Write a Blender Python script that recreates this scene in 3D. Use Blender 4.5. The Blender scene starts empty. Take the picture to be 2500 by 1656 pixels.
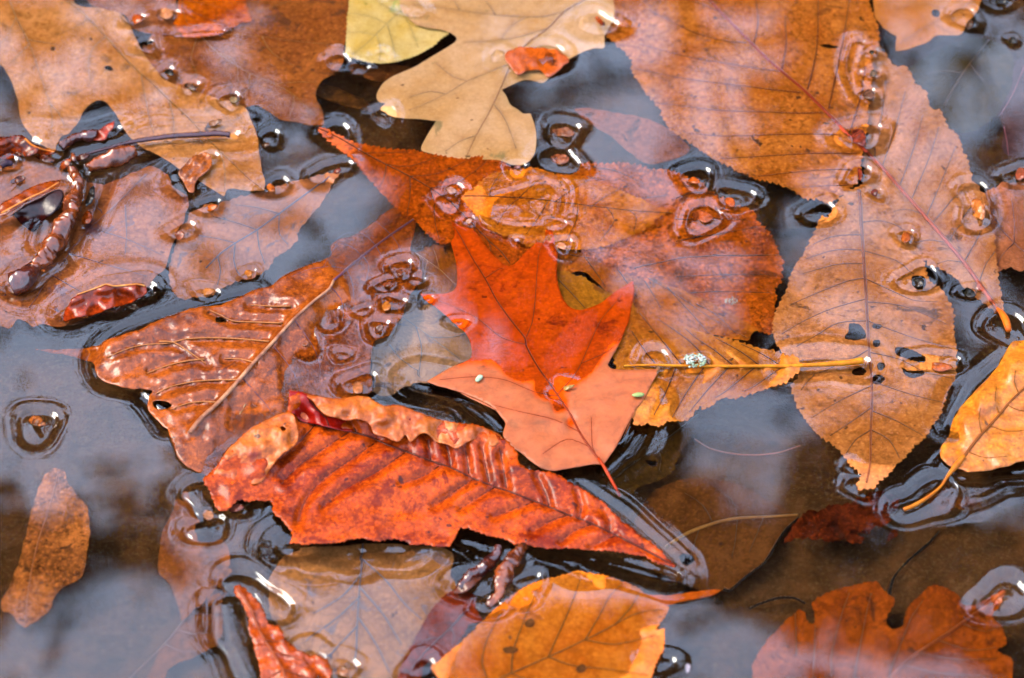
import bpy, math, random
import numpy as np
from mathutils import Vector, noise as mnoise
from mathutils.geometry import delaunay_2d_cdt

random.seed(7); rng = np.random.default_rng(7)
sc = bpy.context.scene
COL = sc.collection

# ------------------------------------------------------------------ camera
THETA = math.radians(45.0)        # angle of the view from the vertical
DIST = 1.0
WIDE = 0.28                       # metres of water seen across the frame centre
FWD = np.array([0.0, math.sin(THETA), -math.cos(THETA)])
UP = np.array([0.0, math.cos(THETA), math.sin(THETA)])
CAM = -FWD * DIST
cam = bpy.data.cameras.new("camera"); cam_o = bpy.data.objects.new("camera", cam); COL.objects.link(cam_o)
cam_o.location = CAM.tolist(); cam_o.rotation_euler = (THETA, 0, 0)
cam.sensor_width = 36; cam.lens = 36 * DIST / WIDE
cam.clip_start = 0.05; cam.clip_end = 500
cam.dof.use_dof = True; cam.dof.focus_distance = 1.005; cam.dof.aperture_fstop = 15
sc.camera = cam_o

# ------------------------------------------------------------------ world, sun, exposure
SUN_EL, SUN_AZ = math.radians(46), math.radians(-72)   # azimuth from +y (ahead) towards +x
w = bpy.data.worlds.new("World"); sc.world = w; w.use_nodes = True
nt = w.node_tree; nt.nodes.clear()
N = nt.nodes.new; K = nt.links.new
wout = N("ShaderNodeOutputWorld"); bg = N("ShaderNodeBackground"); sky = N("ShaderNodeTexSky")
sky.sky_type = 'NISHITA'; sky.sun_disc = False; sky.sun_elevation = SUN_EL; sky.sun_rotation = SUN_AZ
sky.air_density = 1.0; sky.dust_density = 4.0; sky.ozone_density = 1.0
tc = N("ShaderNodeTexCoord"); cl = N("ShaderNodeTexNoise"); cl.inputs['Scale'].default_value = 2.2; cl.inputs['Detail'].default_value = 5
cr = N("ShaderNodeMapRange"); cr.inputs['From Min'].default_value = .35; cr.inputs['From Max'].default_value = .7
cr.inputs['To Min'].default_value = .55; cr.inputs['To Max'].default_value = .95
mx = N("ShaderNodeMix"); mx.data_type = 'RGBA'
mx.inputs['B'].default_value = (6.8, 8.4, 11.8, 1)      # thin bright overcast over the blue
K(tc.outputs['Generated'], cl.inputs['Vector']); K(cl.outputs['Fac'], cr.inputs['Value'])
K(cr.outputs[0], mx.inputs['Factor']); K(sky.outputs[0], mx.inputs['A']); K(mx.outputs['Result'], bg.inputs[0])
K(bg.outputs[0], wout.inputs[0]); bg.inputs[1].default_value = 0.08
sun = bpy.data.lights.new("sun", 'SUN'); sun_o = bpy.data.objects.new("sun", sun); COL.objects.link(sun_o)
sun.energy = 1.45; sun.angle = math.radians(34); sun.color = (1.0, .88, .70)
sd = Vector((math.sin(SUN_AZ) * math.cos(SUN_EL), math.cos(SUN_AZ) * math.cos(SUN_EL), math.sin(SUN_EL)))
sun_o.rotation_euler = sd.to_track_quat('Z', 'Y').to_euler(); sun_o.location = (0, 0, 3)
sc.view_settings.view_transform = 'Standard'; sc.view_settings.look = 'None'
sc.view_settings.exposure = 3.15; sc.view_settings.gamma = 1.0; sc.view_settings.use_curve_mapping = False
sc.render.engine = 'CYCLES'
cy = sc.cycles
cy.max_bounces = 10; cy.diffuse_bounces = 4; cy.glossy_bounces = 4; cy.transmission_bounces = 8; cy.transparent_max_bounces = 8
cy.caustics_refractive = True; cy.caustics_reflective = False; cy.blur_glossy = 0.0
cy.use_denoising = True; cy.denoiser = 'OPENIMAGEDENOISE'; cy.denoising_input_passes = 'RGB_ALBEDO_NORMAL'
cy.sample_clamp_indirect = 6

# ------------------------------------------------------------------ pixel <-> place helpers
S = 850 / 2367.0
IOR = 1.42
def tile(ox, oy, s):
    def f(*v): return [(ox + v[i] * s, oy + v[i + 1] * s) for i in range(0, len(v), 2)]
    return f
A = tile(0, 0, S); B = tile(800, 0, S); C = tile(1650, 0, S)
D = tile(0, 500, S); E = tile(800, 500, S); G = tile(1650, 500, S)
H = tile(0, 1096, S); I = tile(800, 1096, S); J = tile(1650, 1096, S)
F = tile(0, 0, 2500 / 2367.0); Kt = tile(1300, 560, 660 / 2070.0)
M = tile(420, 940, 630 / 2352.0); Nn = tile(1000, 960, 700 / 2367.0); Q = tile(0, 250, 420 / 2352.0)
PX = WIDE / 2500

def rays(p):
    p = np.asarray(p, float)
    d = FWD[None] + np.stack([(p[:, 0] - 1250) * PX, np.zeros(len(p)), np.zeros(len(p))], 1) + ((828 - p[:, 1]) * PX)[:, None] * UP[None]
    return d / np.linalg.norm(d, axis=1)[:, None]
def place(p, z):
    """The point at height z (metres) seen at photo position p; below the water the ray is bent at the surface."""
    p = np.atleast_2d(np.asarray(p, float)); z = np.broadcast_to(np.asarray(z, float), (len(p),))
    d = rays(p); W = CAM[None] + d * (-CAM[2] / d[:, 2])[:, None]
    up = CAM[None] + d * ((z - CAM[2]) / d[:, 2])[:, None]
    r = 1 / IOR; c = -d[:, 2]; k = np.sqrt(1 - r * r * (1 - c * c))
    t = d * r; t[:, 2] = -k
    dn = W + t * (z / t[:, 2])[:, None]
    return np.where((z < 0)[:, None], dn, up)
def to_px(P):
    v = P - CAM[None]; f = v @ FWD
    return np.stack([1250 + (v[:, 0] / f) / PX, 828 - ((v @ UP) / f) / PX], 1)

def smooth(pts, step=7.0, closed=True):
    """Catmull-Rom through the points; a point given twice is a sharp corner."""
    P = [tuple(pts[0])]; corner = [False]
    for q in pts[1:]:
        if math.hypot(q[0] - P[-1][0], q[1] - P[-1][1]) < .01: corner[-1] = True
        else: P.append(tuple(q)); corner.append(False)
    n = len(P); out = []
    P = np.array(P)
    for i in range(n if closed else n - 1):
        p1 = P[i]; p2 = P[(i + 1) % n]
        p0 = P[i - 1] if (closed or i > 0) else p1
        p3 = P[(i + 2) % n] if (closed or i + 2 < n) else p2
        m1 = (p2 - p0) * .5; m2 = (p3 - p1) * .5
        L = np.linalg.norm(p2 - p1)
        for m, c in ((m1, corner[i]), (m2, corner[(i + 1) % n])):
            l = np.linalg.norm(m)
            if l > L * .9: m *= L * .9 / l
        if corner[i]: m1 = (p2 - p1) * .6
        if corner[(i + 1) % n]: m2 = (p2 - p1) * .6
        k = max(2, int(L / step))
        for j in range(k):
            t = j / k; t2 = t * t; t3 = t2 * t
            out.append((2*t3-3*t2+1)*p1 + (t3-2*t2+t)*m1 + (-2*t3+3*t2)*p2 + (t3-t2)*m2)
    if not closed: out.append(P[-1])
    return np.array(out)
def resample(p, step, closed=True):
    q = np.vstack([p, p[:1]]) if closed else p
    d = np.r_[0, np.cumsum(np.linalg.norm(np.diff(q, axis=0), axis=1))]
    n = max(3, int(d[-1] / step)); t = np.linspace(0, d[-1], n, endpoint=not closed)
    return np.stack([np.interp(t, d, q[:, 0]), np.interp(t, d, q[:, 1])], 1)
def seg_dist(p, segs):
    """distance of points p to the nearest of the segments (n,4)"""
    best = np.full(len(p), 1e9)
    for a0, a1, b0, b1 in segs:
        d = np.array([b0 - a0, b1 - a1]); l = d @ d + 1e-9
        t = np.clip(((p[:, 0] - a0) * d[0] + (p[:, 1] - a1) * d[1]) / l, 0, 1)
        best = np.minimum(best, np.hypot(p[:, 0] - a0 - t * d[0], p[:, 1] - a1 - t * d[1]))
    return best
def segs_of(line): return [(line[i][0], line[i][1], line[i+1][0], line[i+1][1]) for i in range(len(line) - 1)]
def inside(p, poly):
    r = np.zeros(len(p), bool); x, y = p[:, 0], p[:, 1]
    x1, y1 = poly[:, 0], poly[:, 1]; x2, y2 = np.roll(x1, -1), np.roll(y1, -1)
    for i in range(len(poly)):
        if y1[i] == y2[i]: continue
        m = ((y1[i] > y) != (y2[i] > y))
        r ^= m & (x < (x2[i] - x1[i]) * (y - y1[i]) / (y2[i] - y1[i]) + x1[i])
    return r
class Waves:
    """smooth random relief, in photo pixels"""
    def __init__(s, lam, n=14, seed=0):
        r = np.random.default_rng(seed); a = r.uniform(0, 2*math.pi, n); k = 2*math.pi / (lam * r.uniform(.6, 1.6, n))
        s.kx, s.ky, s.ph = np.cos(a)*k, np.sin(a)*k, r.uniform(0, 6.28, n); s.n = n
    def __call__(s, p):
        o = np.zeros(len(p))
        for kx, ky, ph in zip(s.kx, s.ky, s.ph): o += np.sin(p[:, 0]*kx + p[:, 1]*ky + ph)
        return o / math.sqrt(s.n)

# ------------------------------------------------------------------ materials
def lin(h, k=1.0):
    v = [int(h[i:i+2], 16) / 255 for i in (0, 2, 4)]
    return tuple(k * (c / 12.92 if c < .04045 else ((c + .055) / 1.055) ** 2.4) for c in v) + (1,)
ALB = 0.35
def vivid(h):
    c = lin(h, ALB); return (min(.8, c[0] * 1.2), c[1] * .94, max(.001, c[2] * min(1.0, .4 + c[2] * 4)), 1)
class NT:
    def __init__(s, name):
        s.m = bpy.data.materials.new(name); s.m.use_nodes = True; s.t = s.m.node_tree; s.t.nodes.clear()
        s.out = s.t.nodes.new("ShaderNodeOutputMaterial")
    def n(s, k, **kw):
        x = s.t.nodes.new(k)
        for a, b in kw.items():
            if a.startswith('_'): setattr(x, a[1:], b)
            else: x.inputs[a.replace('__', ' ')].default_value = b
        return x
    def l(s, a, b): s.t.links.new(a, b)
    def noise(s, vec, scale, detail=4, rough=.6, dist=0):
        x = s.n("ShaderNodeTexNoise", Scale=scale, Detail=detail, Roughness=rough, Distortion=dist); s.l(vec, x.inputs['Vector']); return x.outputs['Fac']
    def rng(s, v, a, b, c=0., d=1.):
        x = s.n("ShaderNodeMapRange"); x.clamp = True
        for i, q in zip(('From Min', 'From Max', 'To Min', 'To Max'), (a, b, c, d)): x.inputs[i].default_value = q
        s.l(v, x.inputs['Value']); return x.outputs[0]
    def mix(s, f, a, b, mode='MIX'):
        x = s.n("ShaderNodeMix", _data_type='RGBA', _blend_type=mode)
        for v, i in ((f, 'Factor'), (a, 'A'), (b, 'B')):
            if isinstance(v, (tuple, float, int)): x.inputs[i].default_value = v
            else: s.l(v, x.inputs[i])
        return x.outputs['Result']
    def math(s, op, a, b=0.):
        x = s.n("ShaderNodeMath", _operation=op)
        for v, i in ((a, 0), (b, 1)):
            if isinstance(v, (float, int)): x.inputs[i].default_value = v
            else: s.l(v, x.inputs[i])
        return x.outputs[0]

_seed = [0]
def leaf_mat(c1, c2, spot='3a2418', spots=.3, blotch=.25, blotch_c=None, mottle=.5, cells=.25, grain=1.0, rough=.32, trans=.18, bump=.25, stain_shade_c='4a2220', gloss=.25, dry_c=None):
    _seed[0] += 1; q = NT("leaf_skin")
    co = q.n("ShaderNodeTexCoord"); mp = q.n("ShaderNodeMapping"); q.l(co.outputs['Object'], mp.inputs['Vector'])
    mp.inputs['Location'].default_value = (_seed[0] * 1.37, _seed[0] * .71, 0); mp.inputs['Rotation'].default_value = (0, 0, _seed[0] * 1.1)
    v = mp.outputs[0]
    c1, c2, cs = vivid(c1), vivid(c2), lin(spot, ALB)
    big = q.noise(v, 55 * grain, 5, .62, .4)
    col = q.mix(q.rng(big, .36, .64), c1, c2)
    fine = q.noise(v, 420, 5, .7)
    dk = tuple(x * .45 for x in c2[:3]) + (1,)
    mid = q.noise(v, 170, 6, .72, .5)
    col = q.mix(q.rng(mid, .47, .66, 0, mottle * .75), col, dk)
    col = q.mix(q.rng(fine, .47, .66, 0, min(1, mottle * 1.25)), col, dk)
    lt = tuple(min(.75, x * 1.5) for x in c1[:3]) + (1,)
    f2 = q.noise(v, 900, 3, .6)
    col = q.mix(q.rng(f2, .5, .72, 0, mottle * .9), col, lt)
    vo = q.n("ShaderNodeTexVoronoi", Scale=620.0, _feature='DISTANCE_TO_EDGE'); q.l(v, vo.inputs['Vector'])
    cell = q.rng(vo.outputs['Distance'], .0, .12, 1, 0)
    col = q.mix(q.math('MULTIPLY', cell, cells), col, dk)
    if blotch > 0:
        bl = q.noise(v, 95 * grain, 6, .68, .8)
        col = q.mix(q.math('MULTIPLY', q.rng(bl, .66 - blotch * .22, .72 - blotch * .2), .75), col, lin(blotch_c or spot, ALB))
    if spots > 0:
        sp = q.noise(v, 300, 2, .5); 
        col = q.mix(q.math('MULTIPLY', q.rng(sp, .74 - spots * .12, .78 - spots * .12), .8), col, cs)
    sa = q.n("ShaderNodeAttribute", _attribute_name="stain_shade"); sn = q.noise(v, 190, 5, .75, .6)
    col = q.mix(q.math('MULTIPLY', q.rng(q.math('ADD', q.math('MULTIPLY', sa.outputs['Fac'], .6), q.math('MULTIPLY', sn, 1.5)), 1.1, 1.4), .85), col, lin(stain_shade_c, ALB))
    dr = q.n("ShaderNodeAttribute", _attribute_name="dry")
    if dry_c: col = q.mix(q.math('MULTIPLY', dr.outputs['Fac'], .75), col, q.mix(q.rng(mid, .4, .62), lin(dry_c, ALB), tuple(x * .7 for x in lin(dry_c, ALB)[:3]) + (1,)))
    at = q.n("ShaderNodeAttribute", _attribute_name="vein")
    col = q.mix(q.math('MULTIPLY', at.outputs['Fac'], .3), col, dk)
    b = q.n("ShaderNodeBump", Strength=bump, Distance=.0006)
    q.l(q.math('ADD', q.math('MULTIPLY', cell, -.15), fine), b.inputs['Height'])
    p = q.n("ShaderNodeBsdfPrincipled", Roughness=rough)
    # above the water the wet skin shines, below it it does not
    q.l(q.math('MULTIPLY', dr.outputs['Fac'], gloss), p.inputs['Specular IOR Level'])
    q.l(col, p.inputs['Base Color']); q.l(b.outputs[0], p.inputs['Normal'])
    if trans > 0:
        t = q.n("ShaderNodeBsdfTranslucent"); q.l(col, t.inputs['Color']); ms = q.n("ShaderNodeMixShader", Fac=trans)
        q.l(p.outputs[0], ms.inputs[1]); q.l(t.outputs[0], ms.inputs[2]); q.l(ms.outputs[0], q.out.inputs[0])
    else: q.l(p.outputs[0], q.out.inputs[0])
    return q.m
_vm = {}
def rib_mat(c, c2=None, rough=.3, k=1.0, spec=.06):
    key = (c, c2, k, spec)
    if key in _vm: return _vm[key]
    q = NT("rib_skin"); co = q.n("ShaderNodeTexCoord")
    col = q.mix(q.rng(q.noise(co.outputs['Object'], 260, 4), .35, .65), lin(c, ALB * k), lin(c2 or c, ALB * k))
    col = q.mix(q.rng(q.noise(co.outputs['Object'], 1100, 3), .4, .7, 0, .5), col, tuple(x * .4 for x in lin(c, ALB)[:3]) + (1,))
    p = q.n("ShaderNodeBsdfPrincipled", Roughness=rough); q.l(col, p.inputs['Base Color']); q.l(p.outputs[0], q.out.inputs[0]); p.inputs['Specular IOR Level'].default_value = spec
    _vm[key] = q.m; return q.m

# ------------------------------------------------------------------ object helpers
def mesh_obj(name, verts, faces, mat, parent=None, attr=None, smooth_=True):
    me = bpy.data.meshes.new(name); me.from_pydata([tuple(v) for v in verts], [], [tuple(f) for f in faces]); me.update()
    if smooth_: me.polygons.foreach_set("use_smooth", [True] * len(me.polygons))
    if attr is not None:
        a = me.attributes.new("vein", 'FLOAT', 'POINT'); a.data.foreach_set("value", np.asarray(attr, np.float32))
    if mat: me.materials.append(mat)
    o = bpy.data.objects.new(name, me); COL.objects.link(o)
    if parent is not None: o.parent = parent
    return o
def tag(o, label, cat, group=None):
    o['label'] = label; o['category'] = cat
    if group: o['group'] = group
    return o
def root(name, label, cat, loc, group=None):
    o = bpy.data.objects.new(name, None); COL.objects.link(o); o.location = [float(x) for x in loc]; o.empty_display_size = .01
    return tag(o, label, cat, group)
def tube_geo(pts, rad, sides=6, squash=1.0):
    pts = np.asarray(pts); n = len(pts); V = []; Fc = []
    for i in range(n):
        t = pts[min(i+1, n-1)] - pts[max(i-1, 0)]; t = t / (np.linalg.norm(t) + 1e-12)
        s = np.cross(t, [0, 0, 1.]); s /= (np.linalg.norm(s) + 1e-12); u = np.cross(s, t)
        for k in range(sides):
            a = 2*math.pi*k/sides; V.append(pts[i] + rad[i] * (math.cos(a)*s + squash*math.sin(a)*u))
    for i in range(n-1):
        for k in range(sides):
            a = i*sides+k; b = i*sides+(k+1) % sides; Fc.append((a, b, b+sides, a+sides))
    Fc.append(tuple(range(sides))[::-1]); Fc.append(tuple((n-1)*sides+k for k in range(sides)))
    return V, Fc

LEAVES = {}
def leaf(name, label, outline, mat, z=-1.0, ctrl=None, power=2.0, midrib=None, veins=(), rib=('8a4a20', None), vein_c=None, rib_r=(.42, .12), vein_r=(.13, .05),
         teeth=0, tooth_len=16, rough=1.2, holes=(), step=8.0, wave=.12, wave_lam=150, ridge=.12, pucker=0., stem=None, stem_r=(.5, .4), stem_c=None, stem_z=None,
         cat='leaf', group=None, thick=0., parent=None, part=None, rib_z=0.04, rim=0., stains_shade=(), extra=()):
    """One leaf traced in photo positions. z and ctrl heights are in millimetres from the water level."""
    sd = abs(hash(label)) % 9973 if False else sum(ord(c) * (i + 1) for i, c in enumerate(label)) % 99991
    r = np.random.default_rng(sd)
    # a leaf that the frame cuts goes on beyond it and closes there
    mx_, my_ = np.mean([q_[0] for q_ in outline]), np.mean([q_[1] for q_ in outline]); grown = []
    for ox, oy in outline:
        nx_, ny_ = ox, oy
        if oy < -10: ny_ = oy * 5; nx_ = ox + (mx_ - ox) * .22
        if oy > 1666: ny_ = 1656 + (oy - 1656) * 4; nx_ = ox + (mx_ - ox) * .22
        if ox < -10: nx_ = ox * 5; ny_ = oy + (my_ - oy) * .22
        if ox > 2510: nx_ = 2500 + (ox - 2500) * 5; ny_ = oy + (my_ - oy) * .22
        grown.append((nx_, ny_))
    outline = grown
    o0 = smooth(outline, 6.0)
    area = .5 * np.sum(o0[:, 0] * np.roll(o0[:, 1], -1) - np.roll(o0[:, 0], -1) * o0[:, 1])
    tstep = min(5.0, max(2.2, tooth_len / 4)) if teeth else 5.0
    ol = resample(o0, tstep)
    tg = np.roll(ol, -1, 0) - np.roll(ol, 1, 0); tg /= np.linalg.norm(tg, axis=1)[:, None] + 1e-9
    nr = np.stack([tg[:, 1], -tg[:, 0]], 1) * (1 if area > 0 else -1)
    s = np.arange(len(ol)) * tstep
    off = rough * (np.interp(s, s[::3], r.normal(0, .6, len(s[::3]))))
    if teeth:
        warp = s + 5 * np.sin(s / 61.) + 4 * np.sin(s / 23. + 1)
        ph = (warp / tooth_len) % 1.0; amp = teeth * (.65 + .5 * np.sin(s / 37.) ** 2)
        off = off + amp * (ph - .5) + .35 * teeth * (((warp / (tooth_len * .41)) % 1.0) - .5)
    ol = ol + nr * off[:, None]
    lo, hi = ol.min(0), ol.max(0)
    gx, gy = np.meshgrid(np.arange(lo[0], hi[0], step), np.arange(lo[1], hi[1], step)); gx[1::2] += step / 2
    gp = np.stack([gx.ravel(), gy.ravel()], 1) + r.uniform(-.22, .22, (gx.size, 2)) * step
    gp = gp[inside(gp, ol)]
    ol_segs = None
    # drop inner points that crowd the rim
    dd = np.full(len(gp), 1e9)
    for i in range(0, len(ol)):
        dd = np.minimum(dd, (gp[:, 0]-ol[i, 0])**2 + (gp[:, 1]-ol[i, 1])**2)
    gp = gp[dd > (step * .55) ** 2]
    hp = []
    for h in holes:
        hh = resample(smooth(h, 4.0), 4.0); hh = hh + r.normal(0, .5, hh.shape); hp.append(hh)
        gp = gp[~inside(gp, hh)]
    allp = np.vstack([ol, gp] + hp); edges = [(i, (i + 1) % len(ol)) for i in range(len(ol))]
    k0 = len(ol) + len(gp)
    for hh in hp:
        edges += [(k0 + i, k0 + (i + 1) % len(hh)) for i in range(len(hh))]; k0 += len(hh)
    vv, _, ff, *_ = delaunay_2d_cdt([Vector((float(a), float(b))) for a, b in allp], edges, [], 0, 1e-4)
    vv = np.array([(a.x, a.y) for a in vv]); ff = np.array([tuple(f) for f in ff])
    cen = vv[ff].mean(1); keep = inside(cen, ol)
    for hh in hp: keep &= ~inside(cen, hh)
    ff = ff[keep]
    # height
    W1 = Waves(wave_lam, seed=sd); W2 = Waves(wave_lam * .3, seed=sd + 1)
    vl = [smooth(v, 14, False) for v in veins]; ml = smooth(midrib, 12, False) if midrib else None
    sg = []
    for v in vl: sg += segs_of(v[::2] if len(v) > 6 else v)
    msg = segs_of(ml) if ml is not None else []
    C_ = np.array([(c[0][0], c[0][1], c[1]) for c in ctrl]) if ctrl else None
    def base(p):
        if C_ is None: h = np.full(len(p), float(z))
        else:
            d2 = (p[:, 0, None]-C_[None, :, 0])**2 + (p[:, 1, None]-C_[None, :, 1])**2 + 60
            wt = d2 ** (-power); h = (wt * C_[None, :, 2]).sum(1) / wt.sum(1)
        return h + wave * W1(p) + wave * .35 * W2(p)
    def height(p):
        h = base(p)
        if sg:
            d = seg_dist(p, sg); h = h + ridge * np.exp(-(d / 5.) ** 2) - pucker * np.clip(d / 30., 0, 1) * .0 + pucker * (1 - np.cos(np.clip(d / 22., 0, 1) * math.pi)) * .5
        if msg:
            d = seg_dist(p, msg); h = h + ridge * 1.3 * np.exp(-(d / 9.) ** 2)
        if rim: h = h + rim * np.exp(-seg_dist(p, segs_of(np.vstack([ol[::3], ol[:1]]))) / 14.)
        return h
    hv = height(vv)
    va = np.zeros(len(vv))
    if sg: va = np.maximum(va, np.exp(-(seg_dist(vv, sg) / 7.) ** 2))
    if msg: va = np.maximum(va, np.exp(-(seg_dist(vv, msg) / 9.) ** 2))
    Pw = place(vv, hv / 1000)
    c0 = Pw.mean(0)
    if parent is None:
        c0[2] = Pw[:, 2].min(); R = root(name, label, cat, c0, group)
    else:
        R = parent; c0 = np.array(R.location)
    # faces: up side up
    a, b, c = Pw[ff[:, 0]], Pw[ff[:, 1]], Pw[ff[:, 2]]
    if np.cross(b - a, c - a)[:, 2].mean() < 0: ff = ff[:, ::-1]
    bl = mesh_obj(part or 'blade', Pw - c0, ff, mat, R, va)
    st = np.zeros(len(vv))
    da = bl.data.attributes.new("dry", 'FLOAT', 'POINT'); da.data.foreach_set("value", np.clip(hv / .25, 0, 1).astype(np.float32))
    for (sx, sy), sr, sv in stains_shade: st = np.maximum(st, sv * np.exp(-((vv[:, 0]-sx)**2 + (vv[:, 1]-sy)**2) / sr ** 2))
    sa = bl.data.attributes.new("stain_shade", 'FLOAT', 'POINT'); sa.data.foreach_set("value", st.astype(np.float32))
    if thick:
        md = bl.modifiers.new("thickness", 'SOLIDIFY'); md.thickness = thick / 1000; md.offset = -1
    def ribbon(nm, line, r0, r1, m, lift):
        h = height(line) / 1000 + lift / 1000
        P3 = place(line, h); n = len(P3); rr = np.linspace(r0, r1, n) / 1000
        V, Fc = tube_geo(P3 - c0, rr, 6, .7); mesh_obj(nm, V, Fc, m, R)
    rm = rib_mat(*rib) if rib else None
    vm = rib_mat(vein_c, k=.7 if vein_c and int(vein_c[:2], 16) < 0xb4 else 1.0) if vein_c else rm
    if ml is not None: ribbon('midrib', ml, rib_r[0], rib_r[1], rm, rib_z)
    for v in vl: ribbon('vein', v, vein_r[0] * 1.3, vein_r[1] * 1.4, vm, .03)
    for nm, lines, c_, r0, r1, lift in extra:
        for v in lines: ribbon(nm, smooth(v, 14, False), r0, r1, rib_mat(c_), lift)
    if stem:
        line = smooth(stem, 8, False); n = len(line)
        if stem_z is None: hz = height(line) / 1000
        else: hz = np.interp(np.linspace(0, 1, n), np.linspace(0, 1, len(stem_z)), stem_z) / 1000
        V, Fc = tube_geo(place(line, hz) - c0, np.interp(np.linspace(0, 1, n), np.linspace(0, 1, len(stem_r)), stem_r) / 1000, 10)
        mesh_obj('stem', V, Fc, rib_mat(*(stem_c or rib)), R)
    LEAVES[label] = R
    return R

DIPS = []
def dip(line, r0, w=22, a=.55, c=.6):
    """The water pressed down along a line (or at one point); r0, w in tile units, a in mm."""
    DIPS.append((line, r0 * S, w * S, a, c))

def stick(name, label, line, z, r, mat, lump=.12, cat='twig', group=None, sides=16, step=2.5):
    l = smooth(line, step, False); n = len(l); t = np.linspace(0, 1, n)
    zz = np.interp(t, np.linspace(0, 1, len(z)), z) / 1000; rr = np.interp(t, np.linspace(0, 1, len(r)), r) / 1000
    P3 = place(l, zz); c0 = P3.mean(0); g = np.random.default_rng(len(label) * 7 + n)
    k = max(3, n // 6); bx = np.sort(np.r_[0, g.uniform(0, 1, k), 1])
    rr = rr * (1 + .5 * lump * np.interp(t, bx, g.normal(0, 1, k + 2)))
    V, Fc = tube_geo(P3 - c0, rr, sides); R0 = float(rr.mean()); so = Vector(g.uniform(0, 50, 3).tolist())
    V = np.array([np.array(v) + np.array(mnoise.noise_vector(Vector(v) / (R0 * 2.2) + so)) * R0 * lump * 2.6 + np.array(mnoise.noise_vector(Vector(v) / (R0 * .6) - so)) * R0 * lump * 1.2 for v in V])
    o = mesh_obj(name, V, Fc, mat); o.location = c0.tolist(); return tag(o, label, cat, group)
# ------------------------------------------------------------------ where the water is pressed down round what floats on it
dip(A(1840, 930), 62); dip(A(2290, 910), 95, 30, .7); dip(A(2150, 1190, 2330, 1130), 55, 26, .6); dip(A(1880, 1260), 72, 24, .6)
dip(A(1420, 1400), 62); dip(A(1560, 680), 75, 26, .6); dip(A(1290, 590), 58); dip(A(1130, 490), 50); dip(A(990, 310), 58, 26, .5, .3)
dip(A(930, 130), 48); dip(A(1130, 90), 70, 24, .5); dip(A(1420, 1080), 60); dip(A(1260, 1290, 1200, 1180), 55, 30, .6)
dip(A(2300, 420), 85, 30, .55); dip(A(1200, 230, 1500, 215), 26, 20, .4)
dip(A(-60, 960, 100, 940, 200, 980, 390, 1030), 34, 60, .95, .3); dip(A(0, 1440, 200, 1330, 410, 1240), 60, 70, 1.1, .2)
dip(A(1570, 915, 1150, 930, 850, 975, 560, 1050), 20, 80, .95, .2); dip(A(420, 970, 760, 880), 30, 60, .7, .2)
dip(A(620, 1140, 940, 1010), 40, 50, .7, .3); dip(A(500, 1150, 480, 1400, 400, 1650), 70, 60, .9, .3); dip(A(380, 1780, 120, 1930), 70, 60, .8, .3)
dip(A(50, 1110), 60); dip(A(650, 1200, 560, 1500), 55, 50, .7, .3)
dip(D(1240, 170), 75); dip(D(1690, 470), 42, 18, .4); dip(D(1400, 600), 62, 26, .5); dip(D(480, 740, 700, 640, 980, 570), 55, 60, 1.05, .2)
dip(D(110, 530), 90, 30, .6); dip(D(2060, 930), 85, 26, .6); dip(D(2190, 620, 2240, 800), 60, 22, .5, .7); dip(D(250, 1500), 110, 36, .8)
dip(D(1700, 600, 1200, 720, 800, 860, 640, 1040, 700, 1220, 960, 1300, 1130, 1520), 10, 38, .5, .2)
dip(E(500, 430), 75, 24, .6); dip(E(400, 540), 62, 20, .5); dip(E(440, 660), 66, 22, .55); dip(E(340, 830), 66, 24, .6); dip(E(240, 720), 40, 18, .4)
dip(E(600, 510), 45, 18, .4); dip(E(100, 1020), 40, 18, .3); dip(E(220, 1210), 92, 26, .65); dip(E(960, 110), 46, 18, .45); dip(E(1600, 280), 62, 20, .5)
dip(E(1290, 235), 22, 14, .3); dip(E(680, 640), 34, 14, .35); dip(E(890, 800), 44, 16, .4); dip(E(1035, 1170), 34, 16, .5); dip(E(1620, 1240), 62, 20, .55)
dip(E(1550, 1280), 32, 14, .35); dip(E(2230, 1050), 85, 26, .6); dip(E(1540, 130), 62, 20, .45); dip(E(1650, 70), 30, 16, .35)
dip(E(620, 1200, 850, 1260, 1050, 1360, 1190, 1480), 40, 60, 1.0, .1); dip(E(2150, 1330, 2060, 1480, 2010, 1600), 20, 60, .8, .1)
dip(B(1830, 150), 112, 34, .8); dip(B(1600, 900), 110, 30, .75); dip(B(1560, 1080), 125, 34, .65, .8); dip(B(1470, 390), 135, 34, .6, .8)
dip(B(850, 1290), 62, 22, .55); dip(B(820, 1370), 85, 30, .5, .9); dip(B(1290, 1150), 58, 20, .5); dip(B(380, 790), 85, 30, .6); dip(B(200, 460), 60, 24, .55)
dip(B(1350, 1400), 210, 60, .4, .9); dip(B(1440, 1250), 50, 22, .35); dip(B(1160, 370), 55, 24, .35, .5); dip(B(530, 30), 120, 40, .35, .8); dip(B(370, 380), 40, 40, .25)
dip(C(2290, 270), 34, 16, .4); dip(C(1330, 360), 44, 18, .5); dip(C(1345, 500), 46, 18, .5); dip(C(1300, 640), 62, 22, .6); dip(C(1240, 300, 1200, 480, 1260, 640), 40, 30, .5, .7)
dip(C(1250, 920), 130, 36, .7, .7); dip(C(1245, 1180), 82, 26, .6); dip(C(1360, 1310), 42, 16, .4); dip(C(1960, 110), 92, 24, .5); dip(C(2190, 0), 90, 26, .6)
dip(C(140, 1215), 105, 28, .7); dip(C(400, 1330), 105, 28, .7); dip(C(185, 1480), 120, 34, .75, .8); dip(C(370, 1380), 70, 22, .5)
dip(C(980, 1440), 88, 28, .7); dip(C(2010, 1300, 2060, 1470), 95, 26, .7, .8); dip(C(2340, 1190), 92, 26, .65)
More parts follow.
